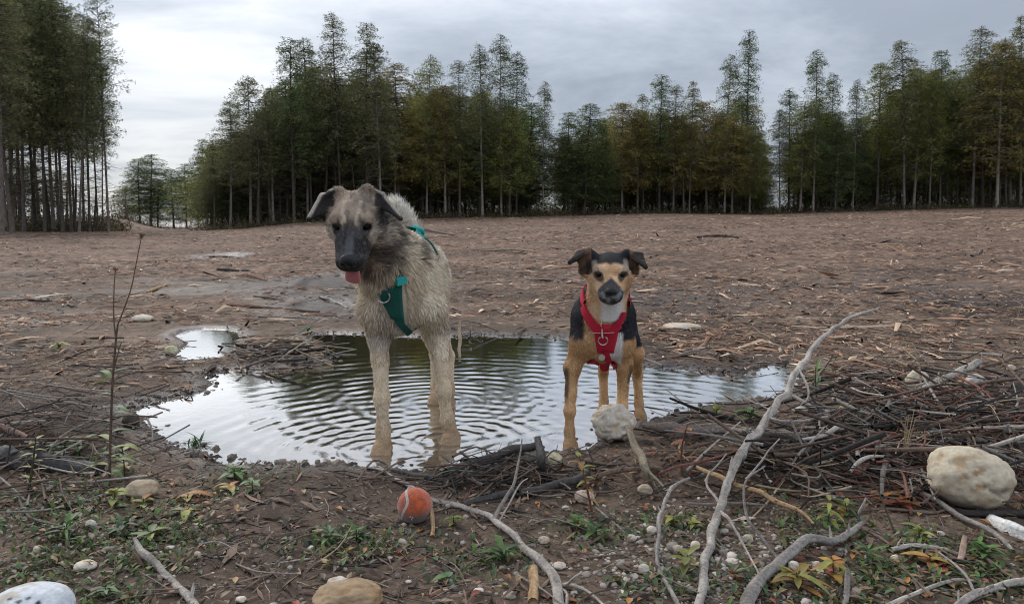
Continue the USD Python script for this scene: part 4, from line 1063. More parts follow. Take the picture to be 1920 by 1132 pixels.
        hc = mixc(hc, fc((.060, .042, .032)), eyep * (a > .02) * .95)
        muz = smoothstep(.094, .108, a + .9 * np.maximum(.012 - np.abs(s), 0) + (n1 - .5) * .02) * smoothstep(-.068, -.060, b)
        hc = mixc(hc, mixc(mixc(fc((.055, .052, .054)), fc((.26, .26, .265)), smoothstep(.38, .60, n2) * smoothstep(.0, -.02, b)), fc((.22, .20, .19)), smoothstep(.60, .80, NOISE(p * 480, 83)) * .3), muz)
        hc = mixc(hc, fc((.035, .033, .034)), smoothstep(.092, .105, a) * smoothstep(.022, .030, np.abs(s)) * smoothstep(-.012, -.022, b) * .7)
        hc = mixc(hc, fc((.055, .05, .05)), smoothstep(.050, .062, a) * smoothstep(.014, .006, np.abs(s)) * smoothstep(-.01, .004, b) * smoothstep(.02, .010, b) * .9)
        hc = mixc(hc, fc((.84, .82, .78)), smoothstep(-.052, -.064, b) * smoothstep(.045, .025, np.abs(s - .008)))
        c = mixc(c, hc, head)
        er = (np.abs(d[:, 0]) > .062) * (p[:, 2] > .575) * (d[:, 1] < .06)
        c = mixc(c, mixc(fc((.026, .021, .019)), fc((.135, .080, .048)), smoothstep(.42, .58, n1)), er * 1.0)
        return c
    def length(p):
        d = p - S; a, s, b = d @ f, d @ r, d @ u
        L = np.full(len(p), .0115); L = np.where(p[:, 2] < .34, .010, L); L = np.where(p[:, 2] < .27, .008, L); L = np.where(p[:, 2] < .15, .0055, L); L = np.where(p[:, 2] < .012, .003, L)
        hd = (d[:, 1] < .05) & (np.linalg.norm(d, axis=1) < .17)
        L = np.where(hd, .0042 + .006 * smoothstep(.045, .06, np.abs(s)) * (b < .02), L)
        L = np.where((p[:, 2] < .55) & (p[:, 2] > .42) & (p[:, 1] < 2.5) & ~hd, .018, L)
        for sg in (-1, 1): L = np.where(np.linalg.norm(p - H(.066, sg * .0365, .0185), axis=1) < .0115, 0, L)
        L = np.where(np.linalg.norm(p - H(.132, 0, -.008), axis=1) < .019, 0, L)
        return L
    def flow(p, nrm):
        d = p - S; hd = ((d[:, 1] < .05) & (np.linalg.norm(d, axis=1) < .17))[:, None]
        body = np.where((p[:, 2] > .44)[:, None], np.array([.2, 1.0, -.35]), np.array([.1, .5, -.85])); body = np.where((p[:, 2] < .27)[:, None], np.array([0, .12, -1.0]), body)
        return np.where(hd, -f * .9 + r * (d @ r)[:, None] * 7 - np.array([0, 0, .3]), body)
    dog = thing('dog', 'small black and tan dog with red harness facing the camera', 'dog', loc)
    red = webbing('red_webbing_look', (0.40, 0.014, 0.035))
    keep = []
    hv, hf, hp = patch(F, [(1113, 607), (1160, 609), (1150, 660), (1120, 660)], .006); keep.append(hp)
    h = part(dog, 'harness', moved(hv, hf, loc), red, 30)
    P_ = lambda *xy: np.array([F.hit(*k) for k in xy])
    for pts, w_ in ([(1097, 574), (1103, 590), (1112, 604), (1128, 624)], .030), ([(1167, 584), (1162, 597), (1155, 607), (1140, 626)], .024):
        sv, sf, sp = strap(F, P_(*pts), w_, .0075); keep.append(sp); part(h, 'shoulder_strap', moved(sv, sf, loc), red, 30)
    sv, sf, sp = strap(F, P_((1112, 609), (1125, 618), (1145, 618), (1160, 608)), .018, .009); keep.append(sp); part(h, 'front_strap', moved(sv, sf, loc), red, 30)
    sv, sf, sp = strap(F, np.vstack([[(.262, 2.55, .30)], P_((1115, 684), (1133, 692), (1152, 685)), [(.40, 2.56, .30)]]), .026, .007, n=50); keep.append(sp); part(h, 'girth_strap', moved(sv, sf, loc), red, 30)
    sv, sf, sp = strap(F, np.vstack([P_((1134, 656), (1134, 690))]), .020, .009, n=20); keep.append(sp); part(h, 'belly_strap', moved(sv, sf, loc), red, 30)
    sv, sf, sp = strap(F, np.array([(.262, 2.45, .475), (.262, 2.53, .53), (.33, 2.57, .545), (.385, 2.53, .53), (.372, 2.45, .475)]), .026, .007, n=60); part(h, 'collar_strap', moved(sv, sf, loc), red, 30)
    hp_all = np.vstack(keep)
    rc = F.hit(1130, 634); rn = F.grad(rc[None])[0] + [0, -.5, 0]
    part(h, 'ring', moved(*ring(rc + rn / np.linalg.norm(rn) * .020, rn, (0, 0, 1), .0150, .0021, math.radians(300)), loc), metal_mat)
    part(h, 'clip', moved(*tube([rc + [-.006, -.024, .034], rc + [-.005, -.026, .016], rc + [-.003, -.026, .004]], [.003, .0035, .0025], 8), loc), metal_mat)
    part(h, 'stitched_band', moved(*tube([F.hit(1103, 622) + [0, -.016, 0], F.hit(1120, 623) + [0, -.020, 0], F.hit(1150, 622) + [0, -.018, 0]], .0014, 6), loc), webbing('pale_thread_look', (.55, .35, .33)))
    tgc = F.hit(1127, 668)
    tgm = trimesh.creation.cylinder(radius=.011, height=.003, sections=28); tv = np.array(tgm.vertices)[:, [0, 2, 1]]
    part(h, 'tag', (tv + tgc + [0, -.018, 0] - loc, tgm.faces[:, ::-1]), metal_mat, 30)
    part(dog, 'body', moved(v, q, loc), skin_mat, True, np.clip(color(v, F.grad(v)) * .85, .004, .8))
    fur(dog, F, v, q, 80000, color, length, flow, 5, loc, lambda p: near(p, hp_all, .010), width=.0012)
    for s in (-1, 1): part(dog, 'eye', moved(*lump(H(.0590, s * .0365, .0178), .0106), loc), eye_mat)
    g2 = Field(H(.132, 0, -.008) - .036, H(.132, 0, -.008) + .036, .0012)
    g2.ell(H(.130, 0, -.004), (.015, .0185, .013), A3, k=.006); g2.ell(H(.131, 0, -.015), (.011, .008, .011), A3, k=.008)
    for s in (-1, 1):
        g2.ell(H(.135, s * .0105, -.007), (.010, .0085, .0095), A3, k=.005)
        g2.ell(H(.146, s * .0088, -.007), (.007, .0045, .004), A3, k=.003, sub=True); g2.ell(H(.140, s * .0165, -.011), (.008, .004, .0025), A3, k=.002, sub=True)
    part(dog, 'nose', moved(*g2.mesh(), loc), nose_mat)
    return F
FIELD_B = small_dog()
# ------------------------------------------------------------------ branches, logs, sticks
TONE = {'pale': (.30, .265, .23), 'grey': (.20, .178, .158), 'dark': (.040, .034, .030), 'brown': (.135, .095, .072), 'tan': (.36, .235, .13), 'pink': (.30, .20, .155), 'straw': (.30, .235, .155), 'red': (.17, .075, .055), 'white': (.55, .53, .50)}
rs = np.random.default_rng(77)
def stick_mesh(pts, rad, tone, seed=0, rough=0.22, step=0.010, sides=10):
    p = np.asarray(pts, float)
    L = np.linalg.norm(np.diff(p, axis=0), axis=1).sum()
    n = int(np.clip(L / step, 8, 170))
    c = catmull(np.c_[p, rad], n); c, r = c[:, :3], np.maximum(c[:, 3], .0008)
    c = c + (np.stack([NOISE(np.c_[c * 18], 7 + seed + k) - .5 for k in range(3)], -1)) * np.minimum(r * 2.2, .016)[:, None]
    v, f = tube(c, r, sides)
    cen = np.vstack([np.repeat(c, sides, 0), c[:1], c[-1:]])
    d = v - cen
    w = 1 + rough * 2 * (fbm(v * [55, 55, 55] + seed, 3, 3) - .5) + rough * 1.6 * smoothstep(.70, .85, NOISE(cen * 22 + seed, 13))
    v = cen + d * w[:, None]
    th = np.r_[np.tile(np.arange(sides), n), [0, 0]]
    along = np.r_[np.repeat(np.linspace(0, L, n), sides), [0, L]]
    g1 = NOISE(np.c_[th * 1.7, along * 9, 0 * along + seed], 4); g2 = NOISE(np.c_[th * .3, along * 30, 0 * along], 6 + seed)
    col = np.array(TONE[tone] if isinstance(tone, str) else tone) * (0.35 + .75 * g1 + .55 * g2)[:, None]
    return v, f, np.clip(col, .004, .8)

def place(q):
    """(px, py, y) stands y metres away; (px, py) or (px, py, None, lift) lies on the ground, lifted."""
    if len(q) >= 3 and q[2] is not None: return clear(q[0], q[1], q[2], 0.006)
    return GH(q[0], q[1], q[3] if len(q) > 3 else 0.0)

def stick(name, label, pts, w, tone, cat='branch', twigs=(), group=None, mat='wood', rough=.22, lift=0.35):
    """w: thickness in pixels along pts. twigs: further (pts, w) that grow from it."""
    P3 = [place(q) for q in pts]
    w = np.interp(np.linspace(0, 1, len(P3)), np.linspace(0, 1, len(w)), w)
    rad = [wi * p[1] / FPX / 2 * .92 for wi, p in zip(w, P3)]
    P3 = [p + np.array([0, 0, r * lift]) if len(q) < 3 or q[2] is None else p for p, r, q in zip(P3, rad, pts)]
    loc = np.array(P3).mean(0); loc[2] = HZ(loc[0], loc[1])
    t = thing(name, label, cat, loc, group=group)
    seed = int(rs.integers(0, 90))
    v, f, c = stick_mesh(P3, rad, tone, seed, rough)
    part(t, 'stem', (v - loc, f), M[mat], 50, None if False else None) if False else None
    m = part(t, 'stem', (v - loc, f), M[mat], True, c)
    if max(w) >= 9 and name in ('fallen_branch', 'heap_branch'):          # broken stubs of side twigs
        cl, rl_ = catmull(P3, 50), np.interp(np.linspace(0, 1, 50), np.linspace(0, 1, len(rad)), rad)
        for _ in range(int(rs.integers(3, 7))):
            k = int(rs.integers(3, 46)); tdir = cl[k + 1] - cl[k]; tdir /= np.linalg.norm(tdir)
            sd = np.cross(tdir, rs.normal(0, 1, 3)); sd /= np.linalg.norm(sd); sd[2] = abs(sd[2]); sd = sd * .8 + tdir * .55
            ln = rl_[k] * rs.uniform(1.4, 4.5)
            v, f, c = stick_mesh([cl[k], cl[k] + sd * ln * .5, cl[k] + sd * ln + rs.normal(0, .1, 3) * ln], [rl_[k] * .42, rl_[k] * .34, rl_[k] * .22], tone, seed + 5, rough, sides=6, step=.006)
            part(t, 'stub', (v - loc, f), M[mat], True, c)
    for tp, tw in twigs:
        Q = [place(q) if not isinstance(q, np.ndarray) else q for q in tp]
        k = np.argmin([np.linalg.norm(Q[0] - a) for a in catmull(P3, 60)]); Q[0] = catmull(P3, 60)[k]
        tw = np.interp(np.linspace(0, 1, len(Q)), np.linspace(0, 1, len(tw)), tw)
        v, f, c = stick_mesh(Q, [wi * p[1] / FPX / 2 for wi, p in zip(tw, Q)], tone, seed + 3, rough, sides=7)
        part(t, 'twig', (v - loc, f), M[mat], True, c)
    return t

# the forked branch in the middle foreground
stick('fallen_branch', 'pale forked branch reaching from the bottom edge to the orange ball', [(1049, 1150, 1.40), (1042, 1086, 1.50), (1004, 1046, 1.57), (962, 1008, 1.66), (908, 962, 1.80), (852, 944, 1.90), (798, 930, 1.97), (752, 903, 2.06), (708, 876, 2.14)], (25, 22, 19, 15, 12, 11, 10, 8, 5), 'pale',
      twigs=[([(932, 966, 1.76), (950, 930, 1.75), (963, 905, 1.74), (973, 868, 1.73), (978, 822, 1.72)], (9, 7, 6, 4.5, 2.5)), ([(950, 935, 1.75), (972, 912, 1.80), (990, 896, 1.84)], (4, 3, 1.5)),
             ([(1062, 1098, 1.46), (1066, 1093, 1.44), (1076, 1084, 1.42), (1092, 1072, 1.41)], (7, 5, 3)), ([(1056, 1092, 1.46), (1075, 1096, 1.44), (1107, 1110, 1.41), (1136, 1136, 1.37)], (8, 6, 5)),
             ([(1065, 1093, 1.44), (1062, 1112, 1.43), (1062, 1136, 1.41)], (6, 6, 6)), ([(720, 884, 2.12), (690, 876, 2.2), (668, 880, 2.24)], (5, 3, 1.5)), ([(770, 913, 2.03), (760, 935, 2.02), (762, 955, 2.0)], (5, 3, 2))])
# the long branch that rises at the right
stick('fallen_branch', 'longest pale branch slanting up from the bottom edge to above the far bank', [(1309, 1150, 1.40), (1318, 1085, 1.50), (1332, 1010, 1.64), (1350, 945, 1.78), (1372, 886, 1.93), (1404, 828, 2.10), (1437, 788, 2.25), (1470, 742, 2.42), (1497, 692, 2.60), (1530, 648, 2.76), (1566, 614, 2.92), (1604, 592, 3.05), (1648, 576, 3.18)], (19, 19, 18, 18, 17, 17, 16, 15, 13, 11, 8, 6, 3), 'pale',
      twigs=[([(1348, 950, 1.78), (1342, 930, 1.80), (1326, 910, 1.84), (1328, 888, 1.86), (1345, 870, 1.88), (1362, 850, 1.90)], (6, 5, 4, 2)), ([(1352, 954, 1.77), (1368, 972, 1.70), (1384, 998, 1.64), (1402, 1036, 1.58), (1424, 1076, 1.53)], (7, 6, 5, 4)),
             ([(1500, 690, 2.60), (1512, 720, 2.5), (1516, 742, 2.45), (1500, 760, 2.42)], (5, 4, 2)), ([(1440, 786, 2.26), (1478, 790, 2.20), (1520, 786, 2.22), (1552, 780, 2.3)], (6, 5, 3))])
# the crooked thick branch at the bottom right
stick('fallen_branch', 'thick crooked grey branch rising from the bottom edge, with bent thin tip', [(1396, 1150, 1.38), (1416, 1102, 1.44), (1432, 1080, 1.47), (1464, 1052, 1.53), (1500, 1017, 1.60), (1530, 1011, 1.62), (1570, 1009, 1.64), (1600, 993, 1.68), (1620, 980, 1.70)], (32, 27, 24, 22, 21, 18, 16, 13, 9), 'grey',
      twigs=[([(1618, 982, 1.70), (1609, 968, 1.71), (1608, 958, 1.71), (1616, 944, 1.72), (1622, 932, 1.73)], (7, 6, 4)), ([(1462, 1050, 1.53), (1440, 1020, 1.56), (1416, 994, 1.58), (1401, 966, 1.60), (1395, 922, 1.64), (1404, 895, 1.68), (1434, 874, 1.72)], (7, 6, 6, 5, 4, 3)),
             ([(1575, 1008, 1.64), (1583, 1022, 1.63), (1588, 1038, 1.62)], (4, 3))])
stick('fallen_branch', 'thin bowed grey stick left of the long rising branch', [(1282, 1150, 1.39), (1254, 1100, 1.46), (1234, 1064, 1.52), (1232, 1020, 1.58), (1236, 974, 1.66), (1250, 928, 1.78), (1268, 908, 1.84), (1292, 896, 1.88)], (11, 10, 9, 9, 8, 7, 5), 'grey')
stick('fallen_branch', 'pale knobbly stick poking in from the bottom left', [(378, 1150, 1.38), (346, 1108, 1.44), (318, 1082, 1.48), (290, 1056, 1.53), (268, 1036, 1.57), (252, 1010, 1.61)], (17, 16, 15, 14, 15, 8), 'pale')
stick('fallen_branch', 'pale thin stick slanting along the bottom edge at the right', [(1655, 1138, 1.40), (1708, 1114, 1.44), (1756, 1096, 1.47), (1800, 1086, 1.49), (1850, 1090, 1.5)], (9, 9, 8, 6, 3), 'pale')
stick('fallen_branch', 'thick pale stick leaving the frame at the bottom right corner', [(1780, 1146, 1.39), (1820, 1118, 1.42), (1856, 1104, 1.44), (1940, 1088, 1.46)], (14, 15, 15, 14), 'pale', twigs=[([(1830, 1114, 1.43), (1812, 1080, 1.46), (1790, 1056, 1.50), (1760, 1036, 1.54)], (6, 5, 3))])
stick('stake', 'short grey stake standing upright at the bottom edge', [(1588, 1150, None, 0.0), (1590, 1115, 1.40), (1592, 1068, 1.42)], (13, 12, 10), 'grey', 'stick')
stick('stake', 'pinkish stake standing beside the mossy patch at the right', [(1800, 1056, None, 0), (1804, 1030, 1.585), (1810, 1002, 1.60)], (13, 12, 9), 'pink', 'stick')
stick('stake', 'short tan split stake standing at the bottom edge below the forked branch', [(1002, 1135, None, 0), (1002, 1100, 1.44), (1002, 1058, 1.47)], (22, 21, 19), 'tan', 'stick', rough=.25)
stick('stick', 'tan stick standing against the right side of the orange ball', [(811, 1008, None, 0), (811, 975, 1.742), (806, 945, 1.775), (797, 934, 1.79)], (8, 9, 9, 7), 'tan', 'stick')
stick('stake', 'split weathered stake leaning from the pale rock beside the small dog', [(1228, 918, None, 0.0), (1210, 876, 1.97), (1194, 838, 2.06), (1174, 800, 2.15)], (12, 17, 17, 9), (.20, .165, .115), 'stick', rough=.30,
      twigs=[([(1212, 880, 1.97), (1226, 896, 1.94), (1242, 912, 1.92)], (7, 6, 4))])
# black, wet logs by the puddle's near bank
stick('wet_log', 'black wet log slanting up the near bank behind the forked branch', [(838, 896), (880, 878), (925, 860, None, .02), (965, 847, None, .035), (1004, 836, None, .05)], (22, 22, 20, 18, 16), 'dark', 'log', mat='wet_wood', rough=.24)
stick('wet_log', 'lower black wet log below the first, under the fork of the branch', [(866, 946), (930, 934), (1008, 922, None, .01), (1060, 904, None, .02), (1100, 888, None, .03)], (13, 16, 17, 17, 14), 'dark', 'log', mat='wet_wood', rough=.24)
stick('wet_log', 'black stub of wood sticking up between the two wet logs', [(1022, 892), (1016, 862, None, .06), (1010, 824, 2.16)], (20, 19, 15), 'dark', 'log', mat='wet_wood', rough=.24)
stick('wet_log', 'charred dark log lying at the left edge of the photo', [(-30, 866), (40, 872), (110, 880), (188, 888)], (52, 48, 42, 34), (.034, .031, .029), 'log', mat='wet_wood', rough=.42, lift=.35)
stick('wet_log', 'dark root curling along the bank at the feet of the tan dog', [(690, 880), (742, 884), (790, 893), (830, 905), (856, 925)], (9, 12, 12, 11, 7), 'dark', 'root', mat='wet_wood', rough=.24)
stick('wet_log', 'thin dark stick lying between the wet logs', [(852, 915), (905, 897), (960, 874, None, .03), (1002, 862, None, .04)], (8, 8, 7, 5), (.085, .066, .055), 'stick', rough=.24)
stick('wet_log', 'dark bent stick above the orange ball', [(826, 948), (846, 918), (864, 890, None, .03), (880, 872, None, .05)], (7, 7, 6, 4), 'brown', 'stick', rough=.24)
stick('stick', 'pinkish bare stick at the left edge above the charred log', [(-25, 786, None, .04), (0, 798, None, .04), (50, 820, None, .02)], (14, 14, 11), 'pink', 'stick')
stick('stick', 'thin pale stick in front of the charred log at the left edge', [(-15, 880, None, .05), (20, 912, None, .03), (48, 938)], (4, 4, 3), 'pale', 'stick')
# the heap of slash at the right
HEAP = [
    ('long bleached branch with sawn end lying across the top of the heap', [(1834, 678, 2.98), (1792, 700, 2.90), (1748, 721, 2.82), (1698, 748, 2.74), (1660, 763, 2.68), (1610, 780, 2.62), (1570, 796, 2.58)], (15, 14, 13, 12, 10, 8, 5), 'pale'),
    ('second bleached stick left of the long one on the heap', [(1672, 742, 2.78), (1650, 754, 2.74), (1622, 767, 2.68), (1586, 779, 2.62), (1544, 799, 2.55)], (9, 10, 9, 8, 5), 'pale'),
    ('short pale grey stick in the dark part of the heap under the round stone', [(1868, 751, 2.62), (1845, 762, 2.6), (1820, 774, 2.56)], (10, 9, 8), 'pale'),
    ('thick dark log end at the right edge above the boulder', [(1940, 700, 2.72), (1890, 733, 2.64), (1856, 750, 2.60)], (24, 22, 16), (.085, .066, .056)),
    ('forked stick standing out of the heap above the boulder', [(1808, 776, 2.50), (1840, 814, 2.36), (1864, 850, 2.26)], (6, 6, 4), 'grey', [([(1840, 814, 2.36), (1850, 806, 2.36), (1859, 790, 2.37)], (4, 2))]),
    ('brown stick pointing down to the boulder from the right edge', [(1936, 794, 2.36), (1900, 818, 2.30), (1868, 846, 2.25)], (8, 8, 6), 'brown'),
    ('thick weathered log lying level across the middle of the heap', [(1860, 828, 2.40), (1790, 824, 2.42), (1716, 821, 2.44), (1640, 826, 2.44)], (24, 24, 22, 18), (.17, .14, .12)),
    ('long level log from the pale rock to the middle of the heap', [(1206, 800, None, .02), (1290, 806, None, .03), (1390, 812, None, .03), (1500, 818, None, .04), (1600, 822, None, .04)], (14, 16, 16, 15, 12), (.19, .155, .13)),
    ('long diagonal grey stick running under the boulder to the right', [(1636, 818, 2.30), (1660, 862, 2.14), (1690, 904, 2.02), (1756, 940, 1.90), (1806, 972, 1.80), (1868, 1004, 1.70), (1900, 1030, 1.64)], (13, 13, 12, 12, 12, 11, 8), 'grey'),
    ('tan stripped stick crossing behind the long rising branch', [(1306, 876, 1.98), (1354, 898, 1.92), (1402, 916, 1.87), (1450, 936, 1.82), (1500, 956, 1.77), (1526, 982, 1.73)], (7, 11, 10, 10, 9, 5), 'tan'),
    ('reddish thin stick left of the rising branch', [(1232, 888, 1.98), (1290, 870, 2.0), (1346, 856, 2.04), (1396, 840, 2.08)], (4, 6, 6, 4), 'red'),
    ('curved grey twig in the hollow of the heap', [(1520, 877, 2.02), (1570, 853, 2.08), (1626, 833, 2.14), (1668, 818, 2.18)], (5, 6, 6, 4), 'grey'),
    ('bent pale twig above the red leaves', [(1594, 884, 1.98), (1608, 868, 2.0), (1630, 858, 2.03), (1668, 857, 2.05), (1700, 866, 2.06)], (7, 7, 6, 5, 3), 'pale'),
    ('thin pale twig crossing the rising branch at its middle', [(1398, 898, 1.90), (1422, 872, 1.96), (1444, 842, 2.02), (1462, 822, 2.06)], (4, 4, 3, 2), 'pale'),
    ('thin grey twig right of the rising branch', [(1486, 872, 2.0), (1502, 846, 2.04), (1530, 820, 2.10), (1546, 800, 2.14)], (5, 5, 4, 2), 'grey'),
    ('brown level stick above the yellow weeds', [(1596, 958, 1.84), (1660, 954, 1.86), (1730, 958, 1.86), (1786, 956, 1.86)], (5, 7, 7, 4), 'brown'),
    ('pale level stick right of the crooked branch', [(1668, 1028, 1.63), (1712, 1022, 1.65), (1766, 1028, 1.64), (1800, 1040, 1.62)], (9, 10, 9, 5), 'pale'),
    ('brown slanting stick behind the crooked branch', [(1612, 990, 1.72), (1650, 1010, 1.67), (1676, 1026, 1.64)], (6, 8, 7), 'brown'),
    ('dark stick passing left of the boulder', [(1560, 786, 2.5), (1600, 800, 2.42), (1650, 804, 2.38)], (9, 9, 6), 'dark'),
    ('brown branch end with splinters near the top right of the heap', [(1920, 668, 3.1), (1880, 676, 3.05), (1836, 690, 3.0)], (7, 7, 4), 'brown'),
    ('dark stick under the boulder reaching the right edge', [(1730, 945, 1.96), (1790, 956, 1.93), (1860, 962, 1.92), (1940, 958, 1.92)], (7, 12, 14, 14), 'dark'),
    ('thin arched twig left of the boulder', [(1700, 930, 1.96), (1690, 880, 2.05), (1700, 840, 2.12), (1730, 824, 2.18)], (4, 4, 3, 2), 'grey'),
    ('pale thin stick at the top of the heap left of the root stump', [(1678, 674, 3.0), (1700, 688, 2.95), (1722, 696, 2.92)], (5, 5, 4), 'straw'),
    ('thin stick standing right of the boulder', [(1930, 870, 2.15), (1900, 900, 2.08), (1890, 930, 2.02)], (4, 4, 3), 'red'),
    ('short brown stick beside the pinkish stake', [(1840, 1040, 1.60), (1880, 1070, 1.54), (1930, 1096, 1.49)], (7, 8, 8), 'brown'),
    ('grey stick lying behind the bowed stick', [(1284, 944, None, .02), (1330, 946, None, .02), (1390, 944, None, .02), (1440, 946, None, .02)], (4, 6, 6, 3), 'grey'),
    ('pale twig lying on the gravel right of the tan stake', [(1116, 950), (1136, 968), (1160, 988), (1192, 1018)], (3, 4.5, 4.5, 3), 'pale'),
    ('dark brown stick lying over the near bank right of the wet logs', [(1085, 905, None, .02), (1130, 890, None, .03), (1180, 882, None, .03), (1240, 880, None, .03)], (8, 10, 9, 6), 'brown'),
]
for h in HEAP:
    stick('heap_branch', h[0], h[1], h[2], h[3], 'branch', twigs=h[4] if len(h) > 4 else ())
stick('birch_log', 'white barked log end at the right edge below the boulder', [(1858, 974, 1.84), (1890, 990, 1.80), (1950, 1016, 1.74)], (26, 30, 32), 'white', 'log', rough=.10)
stick('bark_strip', 'orange brown strip of bark near the bottom edge', [(806, 1120), (840, 1104), (874, 1090), (925, 1102)], (7, 15, 13, 6), (.22, .13, .085), 'bark', lift=.1)
stick('bark_strip', 'short brown piece of bark below the forked branch', [(848, 1040), (872, 1030), (905, 1020)], (7, 11, 6), (.20, .12, .08), 'bark', lift=.1)
# sticks in the field behind
FIELD = [((408, 506), (470, 510), 7, 'dark', 'dark plank of wood lying beside the far strip of water at the left'), ((366, 570), (600, 586), 7, (.12, .07, .05), 'long brown stick lying level in the wet ground behind the small pool'),
         ((600, 558), (652, 578), 7, 'pale', 'pale stick slanting across the wet patch behind the tan dog'), ((270, 550), (312, 534), 6, 'tan', 'tan split stick left of the far strip of water'),
         ((548, 634), (608, 668), 8, 'straw', 'bleached root lying on the muddy spit in the puddle'), ((452, 656), (545, 668), 6, 'brown', 'brown stick lying along the muddy spit'), ((440, 690), (610, 689), 4, 'pink', 'thin pinkish stick at the edge of the spit'),
         ((1308, 446), (1384, 447), 7, 'dark', 'dark fallen trunk far out in the field at the right'), ((1630, 461), (1700, 460), 4, 'straw', 'pale splinter far out in the field near the right wood'), ((160, 636), (232, 634), 5, 'dark', 'dark stick on the ground left of the small pool'),
         ((0, 565), (130, 567), 5, 'dark', 'dark stick lying level at the left edge of the field'), ((476, 556), (552, 572), 5, 'brown', 'brown stick near the two wet patches'), ((1560, 640), (1616, 645), 12, (.05, .04, .034), 'dark lump of wood on the field right of the rising branch'),
         ((860, 602), (864, 646), 6, 'straw', 'pale stub standing at the far shore right of the tan dog'), ((1226, 676), (1300, 664), 5, 'brown', 'brown stick on the far shore right of the small dog'), ((880, 532), (960, 528), 4, 'straw', 'pale splinter in the field between the dogs'),
         ((910, 470), (1010, 472), 4, 'straw', 'long pale splinter far out between the dogs'), ((1250, 545), (1330, 549), 4, 'brown', 'brown splinter in the field right of the small dog'), ((660, 640), (700, 636), 4, 'straw', 'pale stick end at the far shore behind the tan dog')]
for a, b, w, tone, lab in FIELD:
    m_ = ((a[0] + b[0]) / 2 + rs.uniform(-8, 8), (a[1] + b[1]) / 2 + rs.uniform(-2, 2))
    if 'stub' in lab:
        y0 = GH(*b)[1]; stick('stub', lab, [b, ((a[0] + b[0]) / 2, (a[1] + b[1]) / 2, y0), (a[0], a[1], y0)], (8, 7, 5), tone, 'stick')
    else: stick('stick', lab, [a, m_, b], (w * .7, w, w * .6), tone, 'stick', lift=.6)

# ------------------------------------------------------------------ stones
def stone(label, px, py, w, h, col, seed, depth=0.8, rough=.14, marks=None, sink=.30, yaw=0., y=None, name='stone', speck=.25):
    """A stone whose outline fills w x h pixels round (px, py)."""
    base = GH(px, py + h * (0.5 - sink * .4)) if y is None else clear(px, py + h * .4, y)
    s = base[1] / FPX
    cen = W(px, py, base[1])
    r = np.array([w * s / 2, max(w, h) * s / 2 * depth, h * s / 2 * (1 + sink * .3)])
    m = trimesh.creation.icosphere(4 if w > 60 else 3)
    v = np.array(m.vertices)
    v = np.sign(v) * np.abs(v) ** 0.9
    d = 1 + rough * 2 * (fbm(v * 1.6 + seed * 3.1, 4, seed) - .5) + rough * .5 * (fbm(v * 6 + seed, 3, seed + 5) - .5)
    v = v * d[:, None]
    n1 = fbm(v * 2.2 + seed, 4, seed + 9); n2 = fbm(v * 9 + seed, 3, seed + 2)
    c = np.array(col) * (0.8 + .4 * n2)[:, None]
    c = mixc(c, np.array(col) * [.72, .58, .42], smoothstep(.5, .68, n1) * .75)
    c = mixc(c, np.array((.12, .09, .065)), smoothstep(.62, .75, n2) * speck)
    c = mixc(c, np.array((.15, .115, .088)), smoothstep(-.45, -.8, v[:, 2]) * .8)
    if marks: v, c = marks(v, c)
    v = v * r
    cz, sz = math.cos(yaw), math.sin(yaw)
    if yaw: v = np.stack([v[:, 0] * cz - v[:, 2] * sz, v[:, 1], v[:, 0] * sz + v[:, 2] * cz], -1)
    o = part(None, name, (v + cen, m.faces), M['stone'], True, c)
    tag(o, label, 'stone'); return o
def cracks(v, c):
    # a crease and a hollow on the face towards the photographer
    f = v[:, 1] < 0
    ln = np.abs((v[:, 2] + .12) + .55 * (v[:, 0] - .12)) ; on = f * smoothstep(.09, .0, ln) * smoothstep(.38, .25, np.abs(v[:, 0] - .15))
    ho = f * smoothstep(.22, .05, np.hypot(v[:, 0] - .48, (v[:, 2] + .10) * 1.5))
    k = np.maximum(on, ho)
    v = v * (1 - .07 * k)[:, None]
    c = mixc(c, np.array((.13, .105, .07)), k * .55)
    st = f * smoothstep(.5, .64, fbm(v * 5.5, 4, 77)) * smoothstep(.62, .2, np.hypot(v[:, 0] + .25, v[:, 2] - .2))
    return v, mixc(c, np.array((.22, .13, .06)), st * .9)
def dots(v, c):
    for a, b in ((-.25, .62), (.22, .66), (.05, .4), (.5, .5)):
        c = mixc(c, np.array((.02, .02, .02)), smoothstep(.075, .04, np.hypot(v[:, 0] - a, v[:, 1] + .55 - .5 * (b - .6))) * (v[:, 2] > 0))
    return v, c
stone('large pale boulder with stained face lying on the heap at the right', 1818, 893, 146, 108, (.45, .385, .285), 3, .8, .14, cracks, .15, -.16, name='boulder', speck=.15)
stone('pale rough rock standing between the legs of the small dog', 1152, 793, 76, 70, (.50, .44, .36), 8, .8, .34, sink=.1)
stone('tan stone lying in the weeds at the left', 266, 917, 60, 32, (.36, .285, .20), 12, .8, .18)
stone('bluish white rock cut off by the bottom left corner', 58, 1138, 150, 68, (.50, .52, .54), 15, .8, .05, dots, sink=.5)
stone('flat tan rock cut off by the bottom edge, left of the middle', 652, 1120, 128, 46, (.27, .19, .115), 17, .8, .22)
stone('round grey stone on the top right of the heap', 1829, 718, 36, 31, (.40, .37, .33), 21, rough=.1)
stone('orange tan stone half buried in the heap', 1590, 770, 38, 28, (.42, .31, .19), 22, rough=.12)
stone('small round white stone right of the heap', 1891, 803, 20, 18, (.46, .43, .40), 23, rough=.1)
stone('pale stone tucked left of the boulder', 1716, 909, 26, 24, (.42, .37, .29), 24)
stone('pale root stump shaped stone leaning on the bleached branch', 1722, 720, 44, 48, (.46, .40, .28), 25, .6, .2, yaw=.5)
